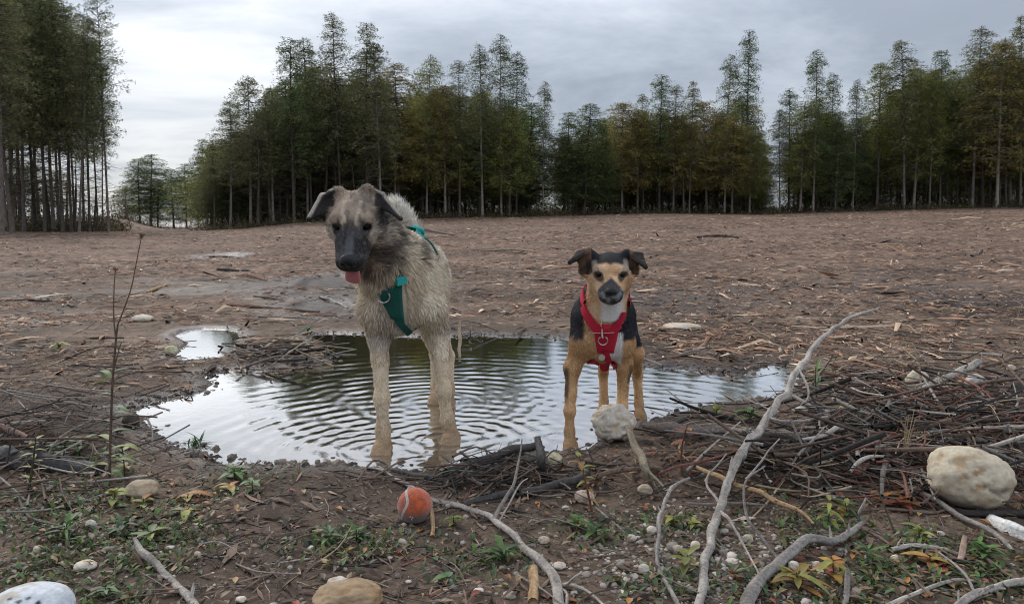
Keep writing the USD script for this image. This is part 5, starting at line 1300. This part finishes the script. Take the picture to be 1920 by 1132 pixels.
stone('yellowish stone by the black stub', 1038, 862, 32, 26, (.44, .39, .26), 26, rough=.2)
stone('pinkish stone below the wet logs', 1096, 931, 38, 22, (.40, .31, .25), 27)
stone('pale flat stone out on the field left of the small pool', 267, 597, 38, 13, (.52, .46, .37), 28)
stone('long flat pale stone on the field right of the small dog', 1278, 612, 70, 11, (.46, .40, .33), 29)
stone('dark muddy clod at the left tip of the puddle', 246, 788, 30, 26, (.055, .045, .036), 30, rough=.3)
stone('mossy pale stone at the edge of the small pool', 321, 658, 24, 20, (.42, .40, .26), 31)
for k, (px, py, w, h, lab) in enumerate([(1222, 994, 20, 16, 'pale pebble stone beside the bowed stick'), (1208, 1066, 22, 17, 'pale flat stone at the foot of the bowed stick'), (1270, 1028, 20, 12, 'pale flat pebble right of the bowed stick'), (1304, 1022, 18, 16, 'pale stone left of the rising branch'),
        (1358, 996, 16, 12, 'yellowish pebble right of the rising branch'), (1402, 1010, 20, 15, 'pale pebble under the thin bent twig'), (1372, 1052, 22, 10, 'flat pale pebble among the gravel'), (1488, 1062, 22, 20, 'white stone under the crooked branch'), (1020, 1012, 22, 14, 'tan stone beside the forked branch'),
        (1048, 1060, 26, 12, 'flat grey pebble right of the tan split stake'), (1184, 1008, 20, 12, 'pale pebble at the end of the pale twig'), (72, 1030, 18, 14, 'small white stone at the lower left'), (160, 1060, 40, 16, 'flat grey brown stone at the lower left'), (170, 983, 20, 16, 'greenish grey stone below the charred log'),
        (370, 1038, 12, 9, 'tiny pale pebble near the knobbly stick'), (452, 1123, 20, 10, 'white chip of stone at the bottom edge'), (632, 1092, 40, 18, 'flat brown stone above the tan rock'), (1120, 790, 14, 10, 'small stone beside the pale rock'), (1680, 1045, 18, 10, 'small white stone in the grass at the right'),
        (1500, 768, 34, 12, 'flat pale stone on the near shore'), (1210, 918, 28, 18, 'pale stone at the foot of the split stake'), (1556, 772, 22, 11, 'small pale stone by the orange tan stone'), (1764, 1000, 14, 9, 'pale pebble above the pinkish stake'), (1896, 690, 16, 12, 'small pale stone at the top right of the heap')]):
    stone(lab, px, py, w, h, [(.52, .46, .38), (.46, .42, .36), (.42, .36, .28)][k % 3], 40 + k, rough=.2)

# ------------------------------------------------------------------ the ball
def ball():
    y = 1.775; c = W(778, 963, y); R = 33 / FPX * y; c[2] = max(c[2], HZ(c[0], c[1]) + R * .93)
    t = thing('ball', 'worn orange ball with grey stripe lying on the mud', 'ball', c)
    m = trimesh.creation.icosphere(5); v = np.array(m.vertices)
    n1 = fbm(v * 3, 4, 5); n2 = fbm(v * 24, 3, 6)
    col = mixc(np.array((.44, .080, .020)), np.array((.28, .062, .026)), smoothstep(.4, .65, n1))
    col = col * (.7 + .6 * n2)[:, None]
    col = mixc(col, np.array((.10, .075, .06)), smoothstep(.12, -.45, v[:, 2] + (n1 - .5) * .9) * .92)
    col = mixc(col, np.array((.14, .11, .09)), smoothstep(.62, .74, n2) * .22)
    part(t, 'felt', (v * (R * (1 + .025 * (n2 - .5)))[:, None], m.faces), look('felt_look', rough=.95, spec=.1, tint=.3, scale=420, bump=.8, dist=.003, sheen=.4), True, col)
    a = np.linspace(0, 2 * np.pi, 90)
    # one curved seam like that of a tennis ball
    A, B = .44 * np.pi / 2 * 1.0, 0
    la = .62 * np.cos(2 * a); sx = np.stack([np.cos(a) * np.cos(la), np.sin(a) * np.cos(la), np.sin(la)], -1)
    rot = trimesh.transformations.euler_matrix(1.25, .35, .55)[:3, :3]
    sx = sx @ rot.T
    sv, sf = [], None
    nr = sx; tg_ = np.gradient(sx, axis=0); tg_ /= np.linalg.norm(tg_, axis=1, keepdims=True); sd_ = np.cross(nr, tg_)
    w = .085
    ring_ = np.stack([sx * R * 1.006 - sd_ * R * w, sx * R * 1.022 - sd_ * R * w * .5, sx * R * 1.022 + sd_ * R * w * .5, sx * R * 1.006 + sd_ * R * w], 1)
    i, j = np.meshgrid(np.arange(89), np.arange(3), indexing='ij')
    q_ = np.stack([i * 4 + j, (i + 1) * 4 + j, (i + 1) * 4 + j + 1, i * 4 + j + 1], -1).reshape(-1, 4)
    part(t, 'seam', (ring_.reshape(-1, 3), q_), look('seam_look', rough=.7, spec=.3, tint=.3, scale=200, col=(.36, .30, .27)), True)
    # the rubbed white print on its face
    bits = []
    for (x0, z0, x1, z1) in ((-.16, -.30, -.10, -.24), (-.06, -.34, .02, -.31), (-.10, -.44, -.03, -.46)):
        k = np.linspace(0, 1, 6); xs, zs = x0 + (x1 - x0) * k, z0 + (z1 - z0) * k
        bits.append(tube(np.stack([xs, -np.sqrt(1 - xs ** 2 - zs ** 2), zs], -1) * R * 1.012, R * .028, 5))
    bv, bf, _ = join(bits)
    part(t, 'print', (bv, bf), look('print_look', rough=.8, spec=.2, tint=.3, scale=300, col=(.55, .52, .50)), True)
ball()

# ------------------------------------------------------------------ plants
def leaf_mesh(L, w, bend=.4, fold=.25, n=6, lobes=0.0):
    t = np.linspace(0, 1, n + 1)
    wid = w * np.sin(np.pi * np.clip(t, 0, 1) ** 0.8) ** .8 * (1 + lobes * np.sin(t * 19)); wid[0] = w * .06; wid[-1] = 0.0
    x = L * t; z = -bend * L * t ** 2 + .12 * L * t
    c = np.stack([x, 0 * t, z], -1)
    l = c + np.stack([0 * t, wid / 2, fold * wid / 2], -1); r_ = c + np.stack([0 * t, -wid / 2, fold * wid / 2], -1)
    v = np.stack([l, c, r_], 1).reshape(-1, 3)
    i = np.arange(n)[:, None] * 3
    q_ = np.concatenate([i + [0, 3, 4, 1], i + [1, 4, 5, 2]], 0)
    return v, np.vstack([q_[:, [0, 1, 2]], q_[:, [0, 2, 3]]])
def rotz(v, a): return np.stack([v[:, 0] * math.cos(a) - v[:, 1] * math.sin(a), v[:, 0] * math.sin(a) + v[:, 1] * math.cos(a), v[:, 2]], -1)
def roty(v, a): return np.stack([v[:, 0] * math.cos(a) + v[:, 2] * math.sin(a), v[:, 1], -v[:, 0] * math.sin(a) + v[:, 2] * math.cos(a)], -1)
rp = np.random.default_rng(91)
GR, YG, OR, RD, DG = (.080, .150, .034), (.23, .235, .050), (.36, .155, .040), (.24, .060, .034), (.045, .085, .028)
def weed(label, px, py, h, n, L, w, cols, stem=(.10, .09, .05), cat='plant', spread=1.0, low=.15, lobes=.0, name='weed_plant', y=None, rise=.5):
    """A leafy plant standing at a pixel of the ground: h, L, w in pixels."""
    b = GH(px, py) if y is None else W(px, py, y); s = b[1] / FPX
    t = thing(name, label, cat, b)
    top = np.array([rp.normal(0, .10) * h * s, rp.normal(0, .06) * h * s, h * s])
    line = catmull([(0, 0, -.01), top * .5 + rp.normal(0, .03, 3) * h * s, top], 12)
    v, f = tube(line, np.linspace(1.6, .7, 12) * s * max(1.0, h / 60), 6)
    part(t, 'stem', (v, f), M['leaf'], True, np.broadcast_to(stem, (len(v), 3)))
    for k in range(n):
        u = low + (1 - low) * (k + rp.uniform(0, .6)) / n
        p = np.array([np.interp(u, np.linspace(0, 1, 12), line[:, c]) for c in range(3)])
        lv, lf = leaf_mesh(L * s * rp.uniform(.65, 1.15), w * s * rp.uniform(.8, 1.2), rp.uniform(.1, .7), rp.uniform(.1, .5), lobes=lobes)
        lv = rotz(roty(lv, -rp.uniform(-.1, rise)), 2.4 * k + rp.normal(0, .4)) + p
        c = np.array(cols[int(rp.integers(0, len(cols)))]) * rp.uniform(.75, 1.3)
        part(t, 'leaf', (lv, lf), M['leaf'], True, np.clip(c * (0.85 + .3 * rp.random((len(lv), 1))), .005, .8))
    return t
# the tall seeded stalk at the left
b_ = GH(205, 902); yk = b_[1]; sk = yk / FPX
t_ = thing('tall_weed', 'tall thin brown weed stalk with two seed heads at the left', 'plant', b_)
def at_(px, py): return W(px, py, yk) - b_
v, f = tube(catmull([at_(205, 905), at_(207, 820), at_(211, 720), at_(217, 640), at_(221, 608)], 40), np.linspace(2.6, 1.7, 40) * sk, 7)
part(t_, 'stem', (v, f), M['wood'], True, np.broadcast_to((.10, .066, .05), (len(v), 3)))
for nm, pts in (('side_stem', [(221, 608), (232, 580), (246, 540), (258, 480), (265, 446)]), ('side_stem', [(217, 634), (213, 590), (214, 540), (216, 508)]), ('side_stem', [(214, 690), (222, 660), (228, 640)])):
    v, f = tube(catmull([at_(*q_) for q_ in pts], 24), np.linspace(1.5, .8, 24) * sk, 6)
    part(t_, nm, (v, f), M['wood'], True, np.broadcast_to((.13, .085, .06), (len(v), 3)))
for (px, py, r_, c_) in ((265, 443, 5.5, (.12, .07, .05)), (216, 506, 5.0, (.22, .09, .065))):
    bits = [tube([at_(px, py), at_(px, py) + rp.normal(0, 1, 3) * r_ * sk * .8], [.9 * sk, .3 * sk], 4) for _ in range(26)]
    v, f, _ = join(bits); part(t_, 'seed_head', (v, f), M['wood'], False, np.broadcast_to(c_, (len(v), 3)))
for (px, py, L, a, c_) in ((206, 712, 44, 3.0, YG), (207, 706, 40, 2.6, GR), (208, 716, 36, 3.5, YG), (209, 700, 32, .4, GR), (213, 762, 34, -.3, GR), (210, 775, 38, .1, GR), (208, 790, 30, 2.8, DG), (207, 842, 40, .3, YG), (206, 850, 44, 2.9, GR), (208, 810, 42, .5, GR), (207, 826, 44, 2.6, YG), (214, 742, 30, 3.3, GR), (212, 730, 30, .2, YG), (206, 868, 46, .0, GR), (206, 872, 48, 3.3, YG), (206, 884, 40, -.5, GR), (213, 648, 22, .5, GR)):
    lv, lf = leaf_mesh(L * sk, L * .34 * sk, rp.uniform(.2, .7), .3)
    part(t_, 'leaf', (rotz(roty(lv, -rp.uniform(0, .5)), a) + at_(px, py), lf), M['leaf'], True, np.broadcast_to(np.array(c_) * rp.uniform(.8, 1.2), (len(lv), 3)))

weed('yellow green feathery weed in front of the charred log', 52, 922, 104, 12, 26, 8, [YG, (.24, .22, .05)], spread=1)
weed('broad leaved green weed right of the charred log', 234, 890, 60, 9, 36, 17, [GR, YG])
weed('dark green leafy weed behind the charred log', 118, 862, 42, 10, 40, 12, [DG, GR])
weed('bright green low weed above the charred log', 150, 858, 34, 9, 34, 13, [GR, (.075, .15, .03)])
weed('green weed with pale leaves in front of the tan stone', 214, 950, 36, 7, 34, 17, [GR, YG])
weed('yellowing leaf rosette below the tan stone', 268, 950, 16, 7, 28, 14, [YG, OR, (.30, .26, .04)], rise=.3)
weed('low plant with a yellow and an orange leaf right of the tan stone', 352, 938, 12, 6, 42, 17, [(.33, .27, .04), OR, YG], rise=.25)
weed('low yellow green plant below the one with the orange leaf', 350, 966, 12, 6, 34, 15, [YG, (.28, .24, .04)], rise=.3)
weed('green leafy plant on the near bank left of the tan dog', 440, 898, 22, 10, 34, 13, [(.07, .15, .03), GR])
weed('yellowish leaves on the near bank below the green plant', 430, 918, 12, 6, 30, 13, [YG, OR], rise=.3)
weed('pale green weed with pointed leaves left of the middle', 474, 922, 22, 8, 30, 11, [YG, GR])
weed('dark green grassy clump at the lower left', 120, 1010, 28, 16, 44, 7, [DG, GR], rise=.9)
weed('pale leaved weed by the knobbly stick', 284, 1012, 18, 9, 38, 13, [YG, (.13, .17, .06)])
weed('grey green clump below the knobbly stick', 230, 1002, 22, 12, 40, 9, [(.07, .10, .05), DG], rise=.8)
weed('dark low clump of weeds at the bottom left', 200, 1120, 20, 14, 36, 8, [DG, GR], rise=.8)
weed('low dark green weeds left of the orange ball', 616, 1020, 24, 18, 36, 8, [DG, GR, (.06, .09, .04)], rise=.7)
weed('second low patch of weeds right behind the first, left of the ball', 668, 1012, 22, 14, 32, 8, [DG, GR], rise=.7)
weed('green weed with lobed leaf below the ball', 840, 1092, 14, 5, 38, 18, [(.07, .13, .06), GR], rise=.3)
weed('yellow leaved weed right of the ball', 852, 986, 20, 9, 26, 11, [YG, GR])
weed('dark green leafy patch under the forked branch', 940, 1052, 26, 16, 44, 11, [DG, GR], rise=.6)
weed('tall reddish stemmed weed with yellow leaves right of the wet logs', 1112, 962, 112, 12, 24, 9, [YG, (.30, .17, .05)], stem=(.26, .12, .06), low=.25)
weed('yellow green weed below the pinkish stone', 1082, 990, 22, 9, 30, 12, [YG, GR])
weed('dark leafy weed right of the yellow green one', 1120, 1010, 26, 12, 34, 13, [DG, GR], rise=.6)
weed('wilted red brown leaf plant standing left of the rising branch', 1278, 890, 96, 8, 34, 13, [RD, (.26, .10, .05), OR], stem=(.20, .09, .05), low=.3)
weed('mossy yellow green cushion left of the rising branch', 1262, 985, 16, 14, 26, 11, [YG, (.14, .16, .03)], rise=.5)
weed('second yellow green cushion right of the bowed stick', 1300, 992, 14, 12, 24, 10, [YG, (.16, .17, .04)], rise=.5)
weed('yellow green spreading weed between bowed stick and rising branch', 1284, 1072, 34, 9, 34, 15, [(.17, .17, .05), YG], low=.3)
weed('mossy green tuft on the near shore right of the small dog', 1342, 785, 18, 16, 26, 8, [(.05, .10, .02), YG], rise=.9)
weed('bright moss tuft on the near shore left of the rising branch', 1408, 788, 18, 18, 28, 9, [(.08, .15, .02), (.06, .12, .02)], rise=.7)
weed('grey green needled twig in front of the rising branch', 1402, 842, 30, 22, 48, 4, [(.07, .10, .06), (.09, .12, .07)], rise=.5)
weed('light green spray of thin leaves behind the rising branch', 1532, 752, 66, 14, 34, 6, [(.12, .17, .08), GR], rise=1.1)
weed('yellow weed behind the tip of the crooked branch', 1552, 985, 52, 12, 28, 10, [YG, (.26, .24, .05), GR])
weed('green weed left of the bent branch tip', 1588, 968, 28, 10, 26, 10, [GR, YG])
weed('autumn plant with long yellow and orange leaves at the bottom edge', 1496, 1104, 34, 13, 58, 15, [(.22, .17, .04), (.26, .13, .03), (.17, .17, .04), (.19, .16, .04)], rise=.5)
weed('autumn plant with orange leaves beside the grey stake', 1566, 1092, 46, 9, 42, 17, [OR, (.34, .20, .04), YG], rise=.7)
weed('orange lobed leaves on the ground left of the pinkish stake', 1745, 1060, 18, 7, 48, 22, [OR, (.36, .20, .05), (.34, .28, .05)], rise=.4, lobes=.25)
weed('yellow green weed above the pale level stick', 1724, 1016, 30, 10, 30, 11, [YG, (.14, .18, .03)])
weed('bright green moss patch right of the pinkish stake', 1846, 1050, 26, 20, 34, 11, [(.06, .14, .02), GR], rise=.8)
weed('dark green grass clump under the crooked branch', 1630, 1055, 28, 18, 44, 7, [DG, GR], rise=.9)
weed('red autumn leaves in front of the boulder', 1690, 952, 18, 9, 34, 14, [RD, (.34, .08, .04), OR], rise=.5)
weed('orange leaf pair left of the red ones', 1650, 944, 22, 5, 32, 15, [OR, (.34, .12, .05)], rise=.8)
weed('red brown dead leaves under the heap', 1606, 912, 26, 9, 44, 20, [(.16, .06, .04), (.20, .10, .07)], rise=.6)
weed('tan standing dead leaf by the red ones', 1664, 936, 44, 3, 40, 15, [(.30, .17, .11)], rise=1.3)
weed('small green weed at the far edge of the spit', 577, 626, 10, 12, 20, 6, [DG, GR], rise=.9)
weed('small green weed at the left of the field', 110, 655, 12, 9, 22, 7, [(.10, .12, .05), YG], rise=.7)
weed('small dry plant on the shore right of the tan dog', 884, 640, 28, 8, 16, 5, [(.20, .15, .09), (.14, .10, .06)], rise=1.0)
# the tuft of grass that grows out of the puddle
bg = G(366, 834); t_ = thing('grass_tuft', 'tuft of grass growing out of the water at the left of the puddle', 'grass', bg); sg = bg[1] / FPX
for k in range(34):
    a = rp.uniform(0, 6.28); L = rp.uniform(14, 40) * sg; o = rp.normal(0, 10, 2) * sg
    lv, lf = leaf_mesh(L, 3.2 * sg, rp.uniform(.3, 1.0), .5, 5)
    part(t_, 'blade', (rotz(roty(lv, -rp.uniform(.3, 1.3)), a) + [o[0], o[1] * .7, -.004], lf), M['leaf'], True, np.broadcast_to(np.array(DG) * rp.uniform(.7, 1.5), (len(lv), 3)))
for k, (px, py, hh, lab) in enumerate([(1692, 872, 96, 'dry straw coloured grass stems standing in the heap'), (1494, 880, 40, 'short dry grass stems left of the red leaves'), (560, 892, 26, 'dry grass stems on the near bank by the puddle')]):
    b = GH(px, py) if k != 0 else W(px, py, 2.1); s = b[1] / FPX
    t_ = thing('dry_grass', lab, 'grass', b)
    for q_ in range(5):
        top = np.array([rp.normal(0, .16), rp.normal(0, .1), 1]) * hh * rp.uniform(.6, 1.1) * s
        v, f = tube(catmull([(rp.normal(0, 3) * s, 0, -.01), top * .5, top], 9), np.linspace(1.1, .5, 9) * s, 5)
        part(t_, 'stem', (v, f), M['leaf'], True, np.broadcast_to((.36, .28, .16), (len(v), 3)))
# ------------------------------------------------------------------ litter that nobody could count
rl = np.random.default_rng(5)
def outside(x, y, pad=0.0):
    pts = shapely.points(x, y); ok = np.ones(len(x), bool)
    for pl in [PUDDLE] + POOLS: ok &= shapely.distance(pl, pts) > pad
    return ok
CHIP = np.array([(.23, .122, .072), (.33, .19, .115), (.15, .084, .052), (.45, .31, .20), (.09, .056, .040), (.035, .026, .021), (.60, .46, .33), (.27, .20, .15)])
CHIP_P = np.array([.19, .16, .16, .11, .14, .13, .05, .06])
def chips(n, xs, ys, L, asp, lift=0.0, tilt=.18, pal=CHIP, pp=CHIP_P, thick=.25):
    """Splinters: bent six-sided slivers lying on the ground; L: lengths; asp: width over length."""
    ok = outside(xs, ys, 0.004); asp = np.broadcast_to(asp, L.shape)[ok]; xs, ys, L = xs[ok], ys[ok], L[ok]; n = len(xs)
    z = HZV(xs, ys)
    yaw = rl.uniform(0, np.pi, n); a = rl.normal(0, tilt, n); w = L * asp * rl.uniform(.5, 1.6, n); h = w * thick * rl.uniform(.6, 1.6, n)
    d = np.stack([np.cos(yaw) * np.cos(a), np.sin(yaw) * np.cos(a), np.sin(a)], -1); s = np.stack([-np.sin(yaw), np.cos(yaw), rl.normal(0, .25, n)], -1); u = np.cross(d, s)
    c = np.stack([xs, ys, z + h * .3 + np.abs(np.sin(a)) * L * .35 + lift * rl.random(n)], -1)
    bend = rl.normal(0, .06, n) * L
    V = []
    for t, ws in ((-.5, .35), (0.05, 1.0), (.5, .25)):
        o = c + d * (L * (t + 0))[:, None] + u * (bend * (1 - 4 * t * t))[:, None]
        k = rl.uniform(.7, 1.2, n) * ws
        V += [o + s * (w * .5 * k)[:, None], o + u * (h * k)[:, None], o - s * (w * .5 * k)[:, None]]
    V = np.stack(V, 1)
    f = []
    for r in (0, 3): f += [[r, r + 3, r + 4], [r, r + 4, r + 1], [r + 1, r + 4, r + 5], [r + 1, r + 5, r + 2]]
    f += [[0, 1, 2], [6, 8, 7]]
    F_ = (np.arange(n)[:, None, None] * 9 + np.array(f)).reshape(-1, 3)
    col = pal[rl.choice(len(pal), n, p=pp)] * rl.uniform(.7, 1.3, (n, 1))
    return V.reshape(-1, 3), F_, np.repeat(col, 9, 0)
# the mulched field
n = 130000
y = 3.2 * (70 / 3.2) ** rl.random(n); px = rl.uniform(-200, 2120, n); x = (px - 960) / FPX * y
dens = fbm(np.stack([x * .5, y * .6, 0 * x], -1), 4, 71); keep = rl.random(n) < smoothstep(.38, .58, dens) * smoothstep(3.0, 5.5, y + (px > 1250) * 2) + .16
x, y = x[keep], y[keep]
L = np.clip(rl.lognormal(-3.15, .60, len(x)), .012, .5) * np.clip(.7 + y * .045, .8, 2.6)
L = np.where(rl.random(len(x)) < .004, L * rl.uniform(4, 9, len(x)), L)
a = chips(len(x), x, y, L, .15 * np.where(L > .35, .45, 1.0), lift=.012, tilt=.07)
tag(part(None, 'wood_chips', a[:2], M['litter'], False, a[2]), 'reddish brown splinters and bark strewn over the cleared field', 'wood chips', kind='stuff')
# crumbs and splinters on the near ground
n = 34000
y = rl.uniform(1.25, 4.6, n) ** 1.0; x = rl.uniform(-2.6, 2.9, n) * (y / 3.4)
L = np.clip(rl.lognormal(-4.35, .60, n), .004, .085)
dk = np.array([(.125, .085, .060), (.078, .054, .040), (.18, .12, .085), (.26, .18, .125), (.040, .030, .025), (.40, .31, .23)]); dp = np.array([.28, .24, .2, .1, .14, .04])
a = chips(n, x, y, L, .19, lift=.003, pal=dk, pp=dp, thick=.4, tilt=.25)
tag(part(None, 'bark_crumbs', a[:2], M['litter'], False, a[2]), 'dark crumbs of bark and splinters on the near mud', 'bark crumbs', kind='stuff')
# thin twigs: tangled on the heap, loose elsewhere
bits = []
def twig(p, L, r, tone, up=.25, bend=.07):
    a_ = rl.uniform(0, 2 * np.pi); d = np.array([math.cos(a_), math.sin(a_) * .8, rl.normal(0, up)]); d /= np.linalg.norm(d)
    q_ = [p - d * L * .5, p + rl.normal(0, bend, 3) * L, p + d * L * .5 + [0, 0, rl.normal(0, .06) * L]]
    g_ = [max(HZ(k[0], k[1]) + r, k[2]) for k in (q_[0], q_[2])]; q_[0][2], q_[2][2] = g_
    c = catmull(q_, 7); v, f = tube(c, np.linspace(r, r * .45, 7), 5, False)
    bits.append((v, f, np.array(TONE[tone]) * rl.uniform(.55, 1.2)))
tones = ['grey', 'brown', 'pale', 'dark', 'brown', 'red', 'straw', 'grey', 'dark']
for k in range(150):
    px, py = rl.normal(1680, 170), rl.normal(810, 60)
    if not (1230 < px < 1960 and 670 < py < 960): continue
    b = GH(px, py)
    if outside(b[:1], b[1:2], .12)[0]: twig(b + [0, 0, rl.uniform(.0, .07)], rl.uniform(.12, .5), rl.uniform(.004, .0095), ['brown', 'grey', 'pale', 'brown', 'brown', 'dark', 'dark'][rl.integers(0, 7)], .24, .035)
for k in range(900):
    px, py = rl.normal(1650, 190), rl.normal(815, 70)
    if not (1190 < px < 1960 and 670 < py < 990): continue
    b = GH(px, py)
    if not outside(b[:1], b[1:2], .05)[0]: continue
    twig(b + [0, 0, rl.uniform(0, .07) * smoothstep(1230, 1500, px)], rl.uniform(.05, .34), rl.uniform(.0012, .0048), ['dark', 'brown', 'brown', 'dark', 'grey', 'red', 'dark', 'straw', 'pale'][rl.integers(0, 9)], .16)
for k in range(150):
    px, py = rl.normal(940, 90), rl.normal(892, 22); b = GH(px, py)
    if outside(b[:1], b[1:2], .02)[0]: twig(b + [0, 0, rl.uniform(0, .03)], rl.uniform(.06, .30), rl.uniform(.0014, .0045), ['dark', 'brown', 'dark', 'grey', 'brown'][rl.integers(0, 5)], .15)
for k in range(230):
    px, py = rl.normal(60, 130), rl.normal(830, 60); b = GH(px, min(max(py, 740), 1000))
    if outside(b[:1], b[1:2], .02)[0] and px < 290: twig(b + [0, 0, rl.uniform(0, .05)], rl.uniform(.08, .40), rl.uniform(.0014, .0042), ['dark', 'brown', 'grey', 'pale', 'brown'][rl.integers(0, 5)], .15)
for k in range(420):
    px, py = rl.uniform(-20, 1940), rl.uniform(880, 1128); b = GH(px, py)
    if outside(b[:1], b[1:2], .02)[0]: twig(b, rl.uniform(.03, .20), rl.uniform(.0010, .0028), tones[rl.integers(0, 9)], .10)
for k in range(380):
    px, py = rl.uniform(-20, 1940), rl.uniform(560, 720); b = GH(px, py)
    if outside(b[:1], b[1:2], .02)[0]: twig(b, rl.uniform(.08, .45), rl.uniform(.002, .006), ['brown', 'dark', 'straw', 'grey'][rl.integers(0, 4)], .06)
for k in range(60):
    px, py = rl.normal(520, 40), rl.normal(660, 14); b = GH(px, py); twig(b + [0, 0, rl.uniform(0, .04)], rl.uniform(.15, .6), rl.uniform(.003, .010), ['brown', 'dark', 'grey', 'straw'][rl.integers(0, 4)], .1)
v, f, c = join(bits)
tag(part(None, 'twigs', (v, f), M['wood'], True, c), 'thin twigs tangled over the heap and strewn over the ground', 'twigs', kind='stuff')
# gravel
ico = trimesh.creation.icosphere(1); iv, if_ = np.array(ico.vertices), np.array(ico.faces)
n = 1900
px = np.where(rl.random(n) < .62, rl.normal(1330, 150, n), rl.uniform(-20, 1940, n)); py = np.where(rl.random(n) < .75, rl.normal(1040, 55, n), rl.uniform(900, 1130, n))
py = np.clip(py, 880, 1131)
P3 = np.array([G(a_, b_, .02) for a_, b_ in zip(px, py)]); P3[:, 2] = HZV(P3[:, 0], P3[:, 1])
r = np.clip(rl.lognormal(-5.75, .50, n), .0015, .012)
ok = outside(P3[:, 0], P3[:, 1], .02)
P3, r = P3[ok], r[ok]; n = len(r)
sc = np.stack([r * rl.uniform(.8, 1.5, n), r * rl.uniform(.8, 1.4, n), r * rl.uniform(.5, .9, n)], -1)
v = iv[None] * sc[:, None] * rl.uniform(.8, 1.2, (n, len(iv), 1)); yw = rl.uniform(0, 6.28, n)
v = np.stack([v[..., 0] * np.cos(yw)[:, None] - v[..., 1] * np.sin(yw)[:, None], v[..., 0] * np.sin(yw)[:, None] + v[..., 1] * np.cos(yw)[:, None], v[..., 2]], -1) + P3[:, None] + [0, 0, .001]
pc = np.array([(.42, .36, .29), (.34, .30, .26), (.26, .21, .17), (.50, .45, .39), (.18, .15, .125)])[rl.integers(0, 5, n)] * rl.uniform(.55, 1.0, (n, 1))
tag(part(None, 'gravel', (v.reshape(-1, 3), (np.arange(n)[:, None, None] * len(iv) + if_).reshape(-1, 3)), M['stone'], True, np.repeat(pc, len(iv), 0)), 'small pale stones scattered in the near soil', 'gravel', kind='stuff')
# small leaves: seedlings, moss and fallen leaves
lv, lf = leaf_mesh(1, .42, .35, .3, 3)
def leaves(px, py, L, cols, rise, lift=.004):
    P3 = np.array([G(a_, b_, .02) for a_, b_ in zip(px, py)]); P3[:, 2] = HZV(P3[:, 0], P3[:, 1]) + lift
    ok = outside(P3[:, 0], P3[:, 1], .01); P3 = P3[ok]; n = len(P3); L = L[ok]
    out = []
    for k in range(n):
        out.append((rotz(roty(lv * L[k], -rl.uniform(*rise)), rl.uniform(0, 6.28)) + P3[k], lf, np.array(cols[rl.integers(0, len(cols))]) * rl.uniform(.6, 1.4)))
    return join(out)
def spots(cen, n, s, lo=840, hi=1131):
    k = rl.integers(0, len(cen), n); c = np.array(cen)[k]
    return c[:, 0] + rl.normal(0, s, n) * 1.6, np.clip(c[:, 1] + rl.normal(0, s, n) * .55, lo, hi)
cen = [(120, 1000), (220, 1010), (180, 940), (100, 1050), (260, 1060), (330, 1000), (60, 960), (150, 900), (90, 960), (200, 1110), (300, 1000), (620, 1020), (680, 1015), (160, 870), (440, 895), (900, 1045), (1270, 985), (1560, 990), (1640, 1060), (1730, 1010), (1840, 1060), (1110, 990), (1480, 980), (1700, 1070), (1400, 1090), (1900, 1080), (60, 1080), (330, 955), (1580, 1110), (1240, 1090)]
px, py = spots(cen, 4600, 36)
v, f, c = leaves(px, py, rl.uniform(.008, .026, len(px)), [DG, GR, (.13, .14, .04), DG, (.05, .07, .03), (.10, .10, .04), (.12, .08, .045)], (.1, 1.2))
tag(part(None, 'ground_cover', (v, f), M['leaf'], True, c), 'low green weeds and moss in patches on the near ground', 'ground cover', kind='stuff')
px, py = spots([(1660, 900), (1620, 930), (1580, 880), (1320, 860), (350, 950), (1500, 1090), (1740, 1050), (1250, 850), (100, 900), (1880, 900), (1450, 900), (1100, 900), (1700, 860), (1780, 820)], 1100, 46, 760)
px2, py2 = rl.uniform(-20, 1940, 420), rl.uniform(880, 1131, 420)
v, f, c = leaves(np.r_[px, px2], np.r_[py, py2], rl.uniform(.010, .036, 1520), [RD, OR, (.16, .10, .06), (.20, .13, .08), (.10, .07, .05), (.26, .17, .08)], (-.2, .5), .006)
tag(part(None, 'fallen_leaves', (v, f), M['leaf'], True, c), 'brown and rusty fallen leaves on the heap and soil', 'fallen leaves', kind='stuff')
# floating specks and clods along the waterline
px = []; shore = np.array(PUDDLE.exterior.coords)
k = rl.integers(0, len(shore), 900); p2 = shore[k] + rl.normal(0, .035, (900, 2))
r = np.clip(rl.lognormal(-5.0, .55, 900), .002, .022)
z = np.maximum(HZV(p2[:, 0], p2[:, 1]), -.002)
v = iv[None] * (r[:, None] * rl.uniform(.6, 1.4, (900, 3)))[:, None] * rl.uniform(.7, 1.25, (900, len(iv), 1)); v[..., 2] *= .7
v = v + np.c_[p2, z][:, None]
cc = np.array([(.075, .058, .046), (.05, .04, .032), (.11, .085, .066), (.14, .11, .085)])[rl.integers(0, 4, 900)]
tag(part(None, 'mud_clods', (v.reshape(-1, 3), (np.arange(900)[:, None, None] * len(iv) + if_).reshape(-1, 3)), M['wet_wood'], True, np.repeat(cc, len(iv), 0)), 'small dark mud clods along the waterline of the puddle', 'mud', kind='stuff')
